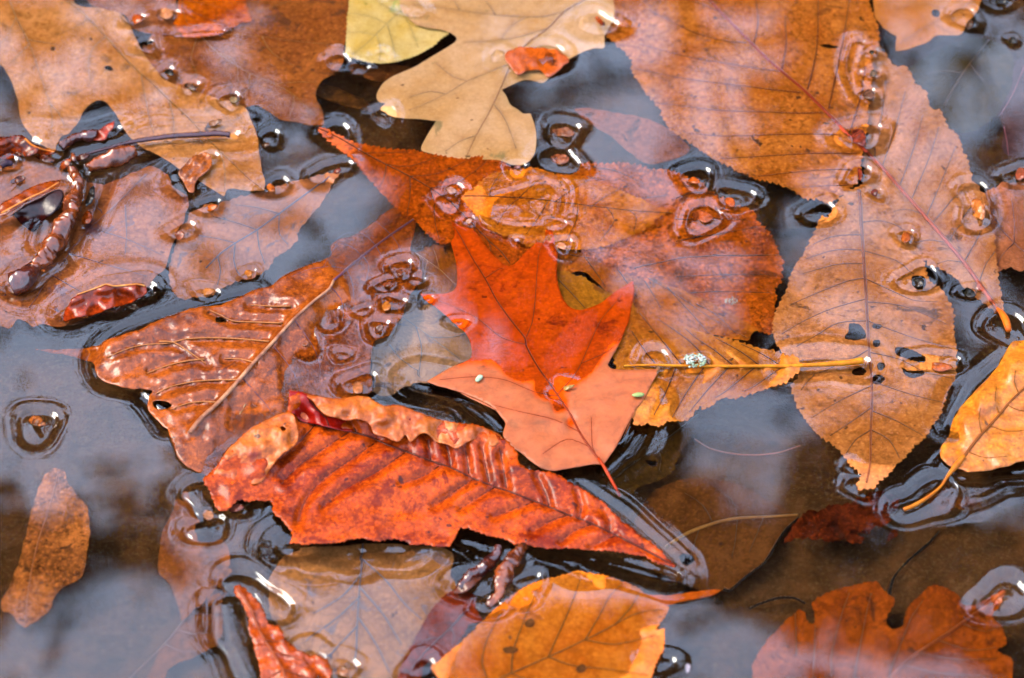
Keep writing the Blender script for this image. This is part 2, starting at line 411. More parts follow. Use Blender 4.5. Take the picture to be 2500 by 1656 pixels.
dip(G(1560, 210), 62, 20, .55); dip(G(1650, 500), 118, 26, .6, .8); dip(G(1990, 590), 48, 18, .5); dip(G(2250, 830), 130, 30, .8, .7)
dip(G(1620, 1070, 1860, 1050), 55, 24, .5, .6); dip(G(820, 1085, 1240, 1060), 50, 60, .9, .2); dip(G(120, 1090), 50, 22, .5); dip(G(1890, 1060), 30, 20, .4)
dip(G(2367, 1000, 2150, 1140, 2020, 1290, 1900, 1500), 20, 60, .7, .2)
dip(H(1400, 540), 105, 24, .9, .85); dip(H(1340, 290, 1400, 380), 90, 26, .7, .8); dip(H(1620, 400), 50, 30, .5)
dip(H(1600, 900, 1760, 960, 1860, 1080), 70, 40, .9, .5); dip(H(1560, 1050, 1600, 1250, 1700, 1500, 1780, 1640), 95, 40, 1.0, .5)
dip(H(2100, 1400, 2250, 1500), 40, 40, .4); dip(H(1960, 660, 2367, 680), 40, 70, 1.0, .2); dip(I(0, 650, 500, 640), 40, 90, 1.0, .2)
dip(I(950, 600, 1120, 640), 40, 60, .9, .2); dip(I(1020, 900), 100, 40, .7, .6); dip(I(1200, 800), 80, 40, .6); dip(I(1360, 900), 60, 30, .6); dip(I(1070, 1050), 60, 30, .6)
dip(I(1500, 650, 1900, 740, 2330, 860), 22, 70, 1.1, .1); dip(Nn(1350, 720, 1700, 980, 2000, 1230, 2200, 1420), 22, 60, .48, .1)
dip(Nn(1200, 650, 1400, 620), 30, 50, .9, .1); dip(Nn(1620, 600, 1780, 450, 1900, 290), 50, 60, .95, .1)
dip(I(90, 1500), 90, 24, .6); dip(I(1340, 1010), 50, 22, .4); dip(I(2260, 1450), 60, 26, .6); dip(I(640, 1480), 60, 30, .5)
dip(J(1230, 240), 72, 24, .8); dip(J(1200, 120), 40, 24, .6); dip(J(1560, 410, 1680, 370, 1820, 260), 105, 30, .9, .5); dip(J(2230, 1010), 130, 34, .9, .6)
dip(J(1940, 170, 2400, 120), 20, 80, .9, .1)

# ------------------------------------------------------------------ ground: one sheet, the bed of the pool rising into the far bank
def spread(n_in, half, n_out, far):
    g = np.linspace(-half, half, n_in); k = np.geomspace(half * 1.02, far, n_out)
    return np.r_[-k[::-1], g, k]
def grid_mesh(name, xs, ys, zf, mat):
    X, Y = np.meshgrid(xs, ys); P = np.stack([X.ravel(), Y.ravel()], 1); Z = zf(P)
    nx, ny = len(xs), len(ys); idx = np.arange(nx * ny).reshape(ny, nx)
    f = np.stack([idx[:-1, :-1], idx[:-1, 1:], idx[1:, 1:], idx[1:, :-1]], -1).reshape(-1, 4)
    me = bpy.data.meshes.new(name); me.vertices.add(len(P)); me.vertices.foreach_set("co", np.c_[P, Z].astype(np.float32).ravel())
    me.loops.add(f.size); me.loops.foreach_set("vertex_index", f.ravel().astype(np.int32))
    me.polygons.add(len(f)); me.polygons.foreach_set("loop_start", np.arange(0, f.size, 4, dtype=np.int32)); me.polygons.foreach_set("loop_total", np.full(len(f), 4, np.int32))
    me.polygons.foreach_set("use_smooth", np.ones(len(f), bool)); me.update(calc_edges=True); me.validate()
    me.materials.append(mat); o = bpy.data.objects.new(name, me); COL.objects.link(o); return o
q = NT("pool_mud"); co = q.n("ShaderNodeTexCoord"); v = co.outputs['Object']
col = q.mix(q.rng(q.noise(v, 26, 6, .65, .5), .35, .65), lin('7c4e28', .26), lin('52321a', .26))
col = q.mix(q.rng(q.noise(v, 140, 6, .7, .6), .42, .68, 0, .6), col, lin('2a1808', .3))
col = q.mix(q.rng(q.noise(v, 900, 3, .7), .5, .75, 0, .4), col, lin('8a7048', .3))
cn = q.noise(v, 60, 5, .6, 1.5); crk = q.math('ABSOLUTE', q.math('SUBTRACT', cn, .5))
col = q.mix(q.rng(crk, .0, .008, .35, 0), col, lin('15100b', ALB))
bp = q.n("ShaderNodeBump", Strength=.6, Distance=.002); q.l(q.noise(v, 160, 6, .7), bp.inputs['Height'])
p = q.n("ShaderNodeBsdfPrincipled", Roughness=.85); p.inputs["Specular IOR Level"].default_value = 0.0; q.l(col, p.inputs['Base Color']); q.l(bp.outputs[0], p.inputs['Normal']); q.l(p.outputs[0], q.out.inputs[0])
wv1, wv2 = Waves(.05, 16, 3), Waves(.012, 16, 4)
def bed_z(P):
    r = np.hypot(P[:, 0], P[:, 1]); h = -.021 + .0013 * wv1(P) + .0004 * wv2(P) * (r < .4)
    t = np.clip((r - 1.3) / 1.2, 0, 1); return h * (1 - t) + t * t * (3 - 2 * t) * .22 + np.clip(r - 2.5, 0, 40) * .02
gr = grid_mesh("ground", spread(180, .26, 60, 140), spread(180, .26, 60, 140), bed_z, q.m); gr['kind'] = 'structure'

# ------------------------------------------------------------------ water: one sheet with its real menisci
q = NT("pool_water"); gl = q.n("ShaderNodeBsdfGlass", IOR=IOR, Roughness=0.0); gl.inputs['Color'].default_value = (1, 1, 1, 1)
q.l(gl.outputs[0], q.out.inputs[0])
DW = []
for line, r0, wd, a, c in DIPS:
    l = np.array(smooth(line, 20, False)) if len(line) > 1 else np.array(line)
    DW.append((place(l, 0)[:, :2], r0 * PX * 1.08, wd * PX, a * 1.45 / 1000, c))
rip = Waves(.055, 18, 11); rip2 = Waves(.16, 10, 12)
def water_z(P):
    near = (np.abs(P[:, 0]) < .2) & (np.abs(P[:, 1]) < .2); h = np.zeros(len(P)); Pn = P[near]; hn = np.zeros(len(Pn))
    for l, r0, wd, a, c in DW:
        R = r0 + wd * 5; lo, hi = l.min(0) - R, l.max(0) + R
        m = np.where((Pn[:, 0] > lo[0]) & (Pn[:, 0] < hi[0]) & (Pn[:, 1] > lo[1]) & (Pn[:, 1] < hi[1]))[0]
        if not len(m): continue
        p = Pn[m]; d = seg_dist(p, segs_of(l)) if len(l) > 1 else np.hypot(p[:, 0] - l[0, 0], p[:, 1] - l[0, 1])
        ang = np.arctan2(p[:, 1] - l[:, 1].mean(), p[:, 0] - l[:, 0].mean()); ph = l[0, 0] * 977
        d = d * (1 + .14 * np.sin(2 * ang + ph) + .09 * np.sin(3 * ang + 2 * ph) + .03 * np.sin(4 * ang + 5 * ph) + .0 * np.sin(7 * ang + 3 * ph))
        xx = np.clip(d - r0, 0, None) / wd; out = -np.exp(-xx - .16 * xx * xx) * (1 + .16 * np.sin(5.2 * xx)); inn = -1 + c * (1 - np.clip(d / r0, 0, 1) ** 2) + .05 * np.sin(9 * np.clip(d / r0, 0, 1))
        g = np.where(d > r0, out, inn) * a
        hn[m] = -np.sqrt(hn[m] ** 2 + g ** 2 + 1e-12) * .5 + np.minimum(hn[m], g) * .5 
    h[near] = hn
    return h + .000014 * rip(P) + .00005 * rip2(P)
wat = grid_mesh("water", spread(740, .155, 40, 2.6), spread(760, .16, 40, 2.6), water_z, q.m); wat['kind'] = 'structure'

# ------------------------------------------------------------------ trees on the far bank, seen in the water
bark = NT("bark"); co = bark.n("ShaderNodeTexCoord"); p = bark.n("ShaderNodeBsdfPrincipled", Roughness=.9)
bark.l(bark.mix(bark.noise(co.outputs['Object'], 14, 5), lin('2a241e', .6), lin('16120e', .6)), p.inputs['Base Color']); bark.l(p.outputs[0], bark.out.inputs[0])
fol = NT("foliage"); co = fol.n("ShaderNodeTexCoord"); p = fol.n("ShaderNodeBsdfPrincipled", Roughness=.8)
fol.l(fol.mix(fol.noise(co.outputs['Object'], 3, 4), lin('2c2a1c', .6), lin('3c2416', .6)), p.inputs['Base Color']); fol.l(p.outputs[0], fol.out.inputs[0])
GAPS = [(1470, 260, 210, 190, .9), (2230, 250, 230, 270, .8), (120, 150, 330, 250, .5), (230, 540, 340, 190, .85), (620, 560, 190, 120, .9),
        (780, 480, 90, 100, 1), (650, 320, 120, 100, .75), (915, 820, 110, 170, 1), (150, 900, 340, 250, 1), (90, 1040, 260, 110, 1), (560, 1230, 120, 130, .9),
        (250, 1530, 330, 130, 1), (830, 1400, 220, 150, .8), (1380, 1300, 170, 50, .8), (1590, 1430, 80, 110, .85), (1710, 1520, 120, 130, .95),
        (1700, 990, 130, 80, 1), (1400, 590, 110, 55, .7), (1500, 680, 110, 80, .95), (1590, 740, 80, 90, .8), (2090, 580, 210, 240, .75), (1900, 560, 70, 90, .7),
        (2260, 700, 80, 160, .7), (2060, 850, 230, 110, .6), (2290, 1140, 120, 60, .8), (1680, 600, 80, 70, .5), (1130, 850, 60, 40, .5),
        (1440, 700, 60, 50, .9), (1600, 160, 190, 180, .6), (1900, 1520, 190, 70, .55), (2160, 1545, 130, 45, .7), (720, 50, 110, 70, .45), (640, 820, 160, 130, .4),
        (540, 1000, 180, 120, .45), (1250, 60, 180, 60, .3), (1000, 1340, 200, 60, .5), (340, 430, 120, 70, .6), (1260, 480, 140, 50, .35), (560, 400, 170, 110, .85), (430, 640, 230, 90, .7), (870, 960, 170, 70, .8), (1880, 480, 60, 60, .3), (340, 300, 120, 80, .5), (1730, 1120, 60, 40, .4)]
def openness(p):
    o = np.zeros(len(p)); x, y = p[:, 0] / 1.0562, p[:, 1] / 1.0562
    for cx, cy, rx, ry, s_ in GAPS:
        d = np.hypot((x - cx) / (rx * 1.12 + 12), (y - cy) / (ry * 1.12 + 12)); o = np.maximum(o, s_ ** .65 * np.clip((1.3 - d) / .62, 0, 1))
    far = (x < -150) | (x > 2520) | (y < -150) | (y > 1720)
    rn = .5 + .5 * gapw(p); o = np.where(y < -150, 0, o); o = np.where(far & (y >= -150), np.where(y > 1720, .92, np.clip(rn, 0, .9)), o * np.clip(.98 + .16 * gapv(p), .5, 1)); return o
gapw = Waves(700, 12, 21); gapv = Waves(260, 14, 22)
def quads(P, size, g):
    n = len(P); a = g.normal(size=(n, 3)); a /= np.linalg.norm(a, axis=1)[:, None]; b = np.cross(a, g.normal(size=(n, 3))); b /= np.linalg.norm(b, axis=1)[:, None]
    s = (size * g.uniform(.6, 1.3, n))[:, None]; V = np.stack([P - a * s, P - b * s * .6, P + a * s, P + b * s * .6], 1).reshape(-1, 3)
    return V, np.arange(4 * n).reshape(n, 4)
def tree(label, base, height, crownP, size, seed, limbs=8):
    g = np.random.default_rng(seed); R = root("tree", label, "tree", base); b = np.array(base)
    ax = [np.zeros(3), np.array([.1, .05, height * .4]), np.array([-.05, -.1, height * .75]), np.array([.1, 0, height])]
    V, Fc = tube_geo(ax, [height * .028, height * .022, height * .012, .02], 12); tr = mesh_obj("trunk", V, Fc, bark.m, R)
    for i in range(limbs):
        t = crownP[g.integers(len(crownP))] - b; s0 = ax[2] * (.45 + .5 * i / limbs) / .75 * .9; s0 = np.array([0, 0, s0[2]])
        V, Fc = tube_geo([s0, s0 * .6 + t * .4 + [0, 0, .15], t], [height * .006, height * .003, .004], 7); mesh_obj("limb", V, Fc, bark.m, tr)
    V, Fc = quads(crownP - b, size, g); mesh_obj("crown", V, Fc, fol.m, R, smooth_=False)
    return R
g = np.random.default_rng(5); pass
n = 130000; pp = np.stack([g.uniform(-1100, 3600, n), g.uniform(-2000, 2200, n)], 1)
pp = pp[g.uniform(size=n) < -np.log(np.maximum(openness(pp), .004)) / 7.5]
d = rays(pp); Wp = CAM[None] + d * (-CAM[2] / d[:, 2])[:, None]; d[:, 2] *= -1
yy = g.uniform(4.4, 5.4, len(pp)); CP = Wp + d * ((yy - Wp[:, 1]) / d[:, 1])[:, None]
CP = CP[CP[:, 2] > 1.2]; CP += g.normal(0, .015, CP.shape)
tree("tall tree on the far bank whose ragged crown shows as dark patches in the water", (-2.5, 5.3, .25), 6.4, CP, .042, 1, 16)
for i, (x, y, h, lb) in enumerate([(-4.6, 6.5, 5.0, "broad tree on the far bank to the left of the tall ragged tree"), (3.9, 6.8, 4.6, "rounded tree on the far bank to the right of the tall ragged tree"),
                                   (-1.9, 9.5, 5.4, "distant tree standing behind the tall ragged tree, left of its trunk"), (1.6, 9.0, 5.0, "distant tree standing behind the tall ragged tree, right of its trunk"),
                                   (-.2, 6.9, 4.9, "low dense tree directly behind the tall ragged tree"), (-3.0, 7.6, 5.6, "dense tree between the broad left tree and the tall ragged tree"), (3.0, 8.4, 6.2, "dense tree standing behind the rounded tree"), (-6.8, 4.9, 5.2, "second tree from the outermost one on the left bank"), (6.7, 5.0, 5.2, "second tree from the outermost one on the right bank"),
                                   (-8.5, 3.0, 5.2, "outermost tree on the left bank of the pool"), (8.6, 3.4, 5.0, "outermost tree on the right bank of the pool")]):
    g2 = np.random.default_rng(50 + i); n = 6500; u = g2.normal(size=(n, 3)); u /= np.linalg.norm(u, axis=1)[:, None]; u *= (g2.uniform(size=n) ** .4)[:, None]
    CPi = np.array([x, y, .2 + h * .52]) + u * [h * .52, h * .4, h * .48]; tree(lb, (x, y, .25), h, CPi, .27, 60 + i, 7)
# ------------------------------------------------------------------ sunken leaves on the bed
ELM = dict(teeth=6, tooth_len=15)
brown = leaf_mat('5e4226', '4a3420', spots=.2, blotch=.2, mottle=.5, trans=0)
brown2 = leaf_mat('6a4630', '553420', spots=.1, blotch=.2, mottle=.5, trans=0)
leaf('sunken_leaf', 'dull brown sunken leaf with a long yellow midrib on the dark mud', J(0,220,100,200,300,210,450,250,560,310,700,390,830,450,830,450,800,490,740,560,690,650,640,740,590,790,500,860,400,930,330,965,200,970,60,930,-60,870,-200,720,-260,500,-160,300),
     brown2, z=-16, midrib=J(-30,640,60,585,160,540,300,495,430,470,600,462,830,448), veins=[J(420,470,400,650,380,740), J(160,540,110,700,80,850), J(250,500,180,380,60,300), J(430,470,380,350,260,250), J(600,460,560,560,500,700)], rib=('b07a38', '9a6428'), rib_r=(.55, .3), vein_c='4a3020', vein_r=(.1, .05), wave=.4)
leaf('sunken_leaf', 'dull brown sunken leaf with toothed edge beside the pink lower tip of the red leaf', Nn(1650,480,1850,350,1950,280,2150,180,2340,120,2380,260,2300,400,2230,510,2170,640,2060,720,1900,775,1800,850,1640,840,1560,700), brown, z=-14.5, teeth=7, tooth_len=20, wave=.3,
     midrib=Nn(2380,180,2100,400,1800,640,1600,800), veins=[Nn(2100,400,1980,350,1900,310), Nn(1900,560,1800,520,1720,470), Nn(2050,450,2080,540,2060,640)], rib=('5a4228', None), rib_r=(.25, .15), holes=[Nn(1960,570,2040,565,2050,600,1990,605)])
leaf('sunken_leaf', 'narrow brown leaf sunk among shadows between the orange leaf and the speckled upright leaf', G(560,80,600,145,700,165,850,158,930,150,960,60,920,-60,800,-200,650,-170), leaf_mat('3e2c1c', '302214', spots=.1, blotch=.1, trans=0), z=-14, teeth=3, wave=.3, rib=None)
leaf('sunken_leaf', 'dim grey-brown leaf sunk below the long red stem in the top right', C(1540,520,1800,330,2050,260,2250,330,2300,520,2200,760,2000,900,1850,880,1700,700), leaf_mat('4e4434', '3c3428', spots=.1, blotch=.3, trans=0), z=-15, teeth=3, wave=.4,
     midrib=C(1820,720,1950,500,2130,270), veins=[C(1950,500,1850,480,1700,500), C(1990,430,2100,560,2120,580)], rib=('6a4c34', None), rib_r=(.2, .15))
leaf('sunken_leaf', 'dark brown pointed leaf lying deep below the curled orange leaf, left', H(1190,330,1300,300,1370,600,1530,640,1560,750,1500,850,1480,880,1430,960,1240,1170,1220,1100,1190,1000,1140,900,1080,850,1080,720,1110,550,1180,420), leaf_mat('8e5634', '74442a', spots=.1, blotch=.1, trans=0), z=-13, wave=.4, rib=None)
leaf('sunken_leaf', 'dark brown ribbed leaf lying deep at the bottom with a thin straight stem', H(1460,900,1530,1060,1500,1300,1350,1400,1150,1500,1050,1600,900,1640,860,1600,1100,1350,1250,1180), leaf_mat('7e4c2e', '683e28', spots=.1, blotch=.1, trans=0), z=-14.5, wave=.4,
     midrib=H(1480,880,1250,1170,1100,1350,860,1580), veins=[H(1300,1110,1400,1130,1500,1120), H(1200,1230,1320,1260,1450,1230), H(1120,1330,1250,1380,1350,1370)], rib=('7a4a34', None), rib_r=(.3, .2))
leaf('sunken_leaf', 'dark red shrivelled leaf crumpled on the mud with a ragged lower edge', J(740,635,740,635,775,545,830,470,900,420,1000,410,1100,380,1200,350,1300,310,1420,290,1500,300,1530,380,1450,450,1440,520,1330,530,1300,580,1240,560,1270,620,1190,645,1150,600,1060,640,1000,620,950,625,850,605),
     leaf_mat('6a2c18', '471c12', spots=.2, blotch=.3, mottle=.8, trans=0), z=-9, wave=1.3, wave_lam=60, rough=5, step=6, teeth=6, tooth_len=18, rib=None)
leaf('sunken_leaf', 'small dark reddish scrap on the mud below the hooked orange stem', J(1440,640,1450,580,1500,540,1510,590,1470,625), leaf_mat('6a2c18', '471c12', spots=.1, blotch=.1, trans=0), z=-9, wave=.5, rough=3, rib=None, cat='leaf scrap')
leaf('sunken_leaf', 'brown leaf end showing below the yellow curled leaf at the right', J(1700,330,1820,250,1920,300,2060,370,1980,400,1870,440,1780,410), leaf_mat('6a3c22', '52301c', spots=.1, blotch=.2, trans=0), z=-9, teeth=5, rib=None)
leaf('sunken_leaf', 'brick brown sunken leaf with a deep square notch and a pale stem tip above water', J(500,1760,520,1500,560,1400,620,1300,700,1220,780,1140,830,1100,870,1110,900,1180,935,1190,940,1110,920,1060,960,1020,1080,960,1200,930,1300,910,1370,900,1370,900,1400,940,1440,980,1480,1010,1480,1050,1450,1110,1430,1170,1450,1215,1500,1225,1545,1200,1560,1150,1580,1080,1650,1000,1740,930,1800,930,1880,970,1920,990,1950,1060,2040,1050,2150,1000,2245,960,2245,960,2200,1060,2150,1130,2200,1190,2240,1260,2240,1330,2180,1370,2280,1430,2290,1530,2330,1760),
     leaf_mat('a0501c', '7c3a18', spots=.15, blotch=.3, mottle=.5, trans=0), ctrl=[(J(2230,980)[0], .5), (J(2100,1080)[0], -3), (J(1900,1220)[0], -7), (J(1000,1300)[0], -8), (J(1400,1600)[0], -7), (J(700,1600)[0], -8)], wave=.5, rough=2,
     midrib=J(1380,1640,1600,1420,1750,1320,1900,1220,2050,1110,2235,970), rib=('b0521c', '8a3c16'), rib_r=(.35, .5), vein_r=(.16, .08), vein_c='8a4a20', teeth=3, tooth_len=13, ridge=.3, pucker=.8,
     veins=[J(820,1400,818,1300,812,1120), J(930,1600,940,1400,948,1200), J(1060,1640,1060,1400,1120,1150,1180,980), J(1210,1600,1230,1450,1270,1250,1300,1100,1330,980), J(1450,1570,1460,1500,1520,1350,1600,1150,1680,1030), J(1950,1190,2100,1240,2220,1200), J(1780,1300,2000,1370,2180,1350), J(1650,1390,1900,1430,2180,1430), J(1550,1470,1800,1530,2250,1540)])
leaf('sunken_leaf', 'mottled brown lance-shaped leaf lying alone in the lower left water', H(340,160,360,135,420,135,445,160,470,230,530,320,590,390,605,500,612,600,600,700,580,800,560,870,470,920,380,980,350,1080,280,1150,170,1220,170,1220,80,1130,10,1080,40,980,100,850,150,700,190,520,220,400,270,250,300,180), leaf_mat('c47c4c', '5a3420', spots=.2, blotch=.35, blotch_c='3c2618', mottle=.6, grain=1.5, trans=0),
     ctrl=[(H(390,150)[0], -.3), (H(380,300)[0], -2), (H(400,600)[0], -4.5), (H(200,1000)[0], -7)], wave=.3, midrib=H(400,160,340,400,270,600,220,800,190,1000,170,1200), rib=('a85c2c', None), rib_r=(.25, .15), rough=2.5)

# ------------------------------------------------------------------ upper left group
leaf('oak_leaf', 'large tan lobed oak leaf filling the top left corner', A(-70,-70,-70,380,0,440,50,500,95,600,125,700,135,790,160,850,230,930,300,990,375,1030,375,1030,400,940,470,900,530,830,570,760,610,710,660,682,700,685,740,720,790,780,830,850,885,930,980,1000,1150,1100,1350,1230,1450,1290,1525,1335,1525,1335,1540,1290,1600,1285,1700,1300,1800,1290,1800,1290,1795,1220,1775,1120,1755,1000,1740,900,1700,800,1665,725,1600,690,1500,670,1330,620,1150,560,1080,500,980,370,900,210,830,100,700,60,500,10,430,-70),
     leaf_mat('e6a870', 'ce8648', spots=.35, blotch=.3, blotch_c='9a6030', mottle=.45), z=-1.3, wave=.12, rib=('c8822c', 'a8602a'), rib_r=(.4, .14), vein_r=(.14, .06), vein_c='b8804c',
     midrib=A(400,-30,480,20,560,90,680,210,780,320,900,450,1050,580,1150,680,1250,770,1400,920,1480,1010,1700,1220,1790,1285),
     veins=[A(50,-40,110,120,200,300,250,440,310,620,345,720,355,830,345,960), A(960,510,985,650,1010,780,1045,900), A(180,270,300,290,420,310), A(720,250,630,330,600,450,620,560), A(200,300,120,380,60,440), A(820,370,1000,380,1100,430), A(330,700,400,770,440,860), A(1150,690,1180,820,1180,940), A(1500,1030,1530,1160,1525,1300), A(1300,830,1500,830,1640,800), A(110,120,40,260,-40,330), A(600,130,500,190,380,240)])
leaf('oak_leaf', 'rust brown oak leaf with one rounded lobe, right of the large tan oak leaf', A(1020,250,1150,150,1300,-70,2000,-70,2430,-70,2400,150,2345,300,2330,420,2280,500,2200,540,2155,600,2150,680,2190,740,2200,800,2195,850,2195,850,2100,850,2020,830,1950,820,1900,810,1800,740,1740,715,1680,730,1500,700,1330,640,1150,560,1050,480,960,360),
     leaf_mat('be7444', '8c4e2e', spots=.2, blotch=.42, blotch_c='6e4028', mottle=.5), z=-2.9, wave=.2, rib=('b06a2c', None), rib_r=(.22, .1), vein_r=(.12, .06),
     midrib=A(1300,170,1350,230,1480,360,1700,500,1860,570,2000,650,2140,790), veins=[A(1450,240,1600,235,1780,250,2000,280,2240,300), A(1750,80,1850,50,1980,5), A(1700,500,1690,600,1650,680), A(1480,360,1600,420,1620,560), A(1860,570,2000,560,2160,560), A(1350,230,1300,400,1350,520), A(1780,250,1850,360,2000,450), A(2000,650,1990,740,1960,800)])
leaf('leaf_fragment', 'lavender-pink leaf piece under droplets, left of the bright orange scrap', A(540,-70,600,10,700,60,780,85,850,100,900,190,1050,235,1180,235,1230,150,1200,60,1190,-70), leaf_mat('b87a60', 'a05838', spots=.1, blotch=.4, blotch_c='b04c18'), z=-2.2, wave=.3, midrib=A(560,-30,660,30,760,75), rib=('a04428', None), rib_r=(.3, .15), cat='leaf')
leaf('leaf_fragment', 'bright orange torn leaf end at the top edge between two oak leaves', A(1185,-70,1210,60,1185,150,1230,230,1350,260,1450,238,1560,200,1640,162,1705,140,1705,140,1700,100,1680,50,1670,-70), leaf_mat('ee7c10', 'cc5c0c', spots=.2, blotch=.3, blotch_c='9a4410', mottle=.7), z=-.9, wave=.25, wave_lam=50, teeth=5, tooth_len=12, rough=2.5, rib=('a84c10', None), midrib=A(1240,-40,1240,60,1290,200), rib_r=(.18, .1), veins=[A(1250,60,1400,120,1550,190), A(1240,0,1450,40,1690,110)])
leaf('elm_leaf', 'pale yellow finely toothed leaf tucked under the peach oak leaf', B(150,-70,140,60,128,200,120,372,120,372,200,402,280,424,380,430,500,412,620,370,720,310,790,250,850,200,800,60,700,-70), leaf_mat('fff0a0', 'f6d874', spot='b8a040', spots=.1, blotch=.2, blotch_c='c8cc60', mottle=.22, cells=.1), ctrl=[(B(300,400)[0], -.5), (B(200,200)[0], -1.4), (B(700,200)[0], -2.6), (B(500,0)[0], -2.6)], wave=.12, teeth=3.2, tooth_len=9, rough=.6,
     midrib=B(640,-40,500,70,380,180,260,300,170,370), veins=[B(500,70,560,180,620,330), B(400,160,440,280,460,400), B(330,230,360,330,350,415), B(500,70,380,40,300,-40), B(400,160,280,110,150,90), B(320,240,230,220,140,220)], rib=('c0a060', None), rib_r=(.14, .08), vein_r=(.07, .04))
leaf('oak_leaf', 'pale peach oak leaf with broad smooth lobes at top centre', B(450,-70,490,30,530,100,600,165,680,188,780,202,840,228,876,255,868,285,800,330,700,390,600,450,500,495,430,525,370,575,332,645,345,690,395,700,395,700,360,740,420,780,520,805,640,812,738,822,738,822,700,880,660,950,635,1020,700,1045,760,1058,850,1078,950,1085,1100,1085,1170,1092,1240,1115,1310,1120,1370,1095,1405,1040,1418,960,1410,870,1378,770,1378,770,1330,775,1295,745,1240,710,1215,655,1182,610,1182,610,1250,580,1330,545,1400,550,1465,562,1530,505,1600,430,1700,370,1800,330,1880,325,1880,250,1950,60,2000,-70),
     leaf_mat('f6d09a', 'e4b67c', spots=.22, blotch=.2, blotch_c='a8905a', mottle=.18, cells=.15, bump=.15), ctrl=[(B(700,100)[0], -1.0), (B(450,740)[0], -.45), (B(1000,700)[0], -1.0), (B(1350,1050)[0], -.5), (B(800,1050)[0], -1.5), (B(1700,200)[0], -1.2), (B(1500,500)[0], -1.6)], wave=.1, rib=('c08248', 'a86a3a'), rib_r=(.34, .1), vein_r=(.15, .06), vein_c='c89868', rough=.5,
     midrib=B(1800,-30,1620,70,1500,190,1350,300,1250,430,1180,590,1100,760,1010,920,945,1060),
     veins=[B(1620,70,1480,110,1350,115,1130,100,900,70,580,30), B(1240,430,1100,490,950,550,800,640,650,710,550,750), B(1125,705,1200,800,1250,920,1280,1010), B(1500,190,1300,250,1100,280,930,285), B(1140,100,1110,50,1070,0), B(900,70,870,20,830,-40), B(1010,920,900,960,800,1030), B(800,640,700,620,560,660), B(950,550,850,520,740,430), B(1350,115,1250,170,1180,270)])
leaf('leaf_fragment', 'small red-orange curled scrap lying on the peach oak leaf', B(1220,350,1270,325,1350,320,1450,325,1560,345,1625,390,1640,420,1570,480,1500,525,1440,480,1350,485,1300,510,1250,470,1205,400), leaf_mat('c8622c', 'a04a1c', spots=.2, blotch=.3, mottle=.5), ctrl=[(B(1480,390)[0], -.35), (B(1230,400)[0], .7), (B(1300,500)[0], .6), (B(1620,410)[0], .8), (B(1400,470)[0], .1)], wave=.2, wave_lam=40, rough=2.5, rib=None, cat='leaf', thick=.12, step=5)
leaf('leaf_fragment', 'dark brown sunken strip just below the yellow leaf', B(150,430,240,445,400,440,570,462,480,515,400,553,300,545,180,505), leaf_mat('7a4c34', '5e3826', spots=.1, blotch=.1), z=-6, wave=.3, rib=None, cat='leaf')
leaf('leaf_fragment', 'dark brown rolled strip in deep shadow left of the peach oak leaf', B(-160,560,-80,560,50,592,150,640,270,690,275,745,180,740,60,700,-80,650), leaf_mat('6a4630', '4a3020', spots=.1, blotch=.2), z=-8, wave=.5, rib=None, cat='leaf', thick=.4)

# ------------------------------------------------------------------ upper right group
leaf('elm_leaf', 'huge speckled orange leaf with long red midrib at the top right', C(-300,-80,-480,-80,-520,60,-470,160,-467,240,-400,310,-310,400,-290,500,-230,590,-190,650,-110,740,-95,800,-40,880,30,930,110,980,180,1030,270,1090,350,1130,430,1170,500,1200,560,1225,640,1240,720,1262,800,1300,880,1355,960,1350,1060,1375,1150,1310,1230,1240,1250,1150,1270,1050,1300,900,1310,760,1330,600,1345,400,1385,250,1345,100,1300,-80),
     leaf_mat('dc8c4a', 'bc6828', spots=.45, blotch=.3, blotch_c='8a4a1c', mottle=.65), ctrl=[(C(200,300)[0], -1.8), (C(1200,1000)[0], -.9), (C(1000,1300)[0], -1.6), (C(-300,100)[0], -2.4), (C(1300,300)[0], -1.6)], wave=.2, teeth=7, tooth_len=15, rough=1.6,
     rib=('c03c14', 'a83414'), rib_r=(.35, .62), vein_r=(.2, .09), vein_c='9a4216', pucker=.2,
     midrib=C(180,-60,330,110,480,260,620,400,750,510,880,620,1000,740,1080,820,1150,890,1220,950,1300,1035),
     veins=[C(480,290,380,285,250,260,100,210,0,160,-200,60), C(700,485,550,465,400,440,100,390,-250,300), C(850,630,700,615,500,590,100,540,-270,470), C(1000,765,850,770,700,765,300,750,0,715,-130,700), C(1100,910,900,912,700,915,300,925,50,900), C(1230,1045,1050,1042,900,1045,600,1062,300,1080), C(1200,1150,1000,1155,800,1172,560,1200), C(1200,1258,1000,1265,850,1275), C(895,610,930,480,960,300,970,0), C(1040,740,1090,500,1140,250,1180,0), C(720,470,750,300,740,100), C(530,300,560,150,540,-20), C(300,80,150,20,0,-20), C(1180,900,1260,650,1290,450)],
     holes=[C(975,312,1030,300,1070,310,1110,322,1040,330)])
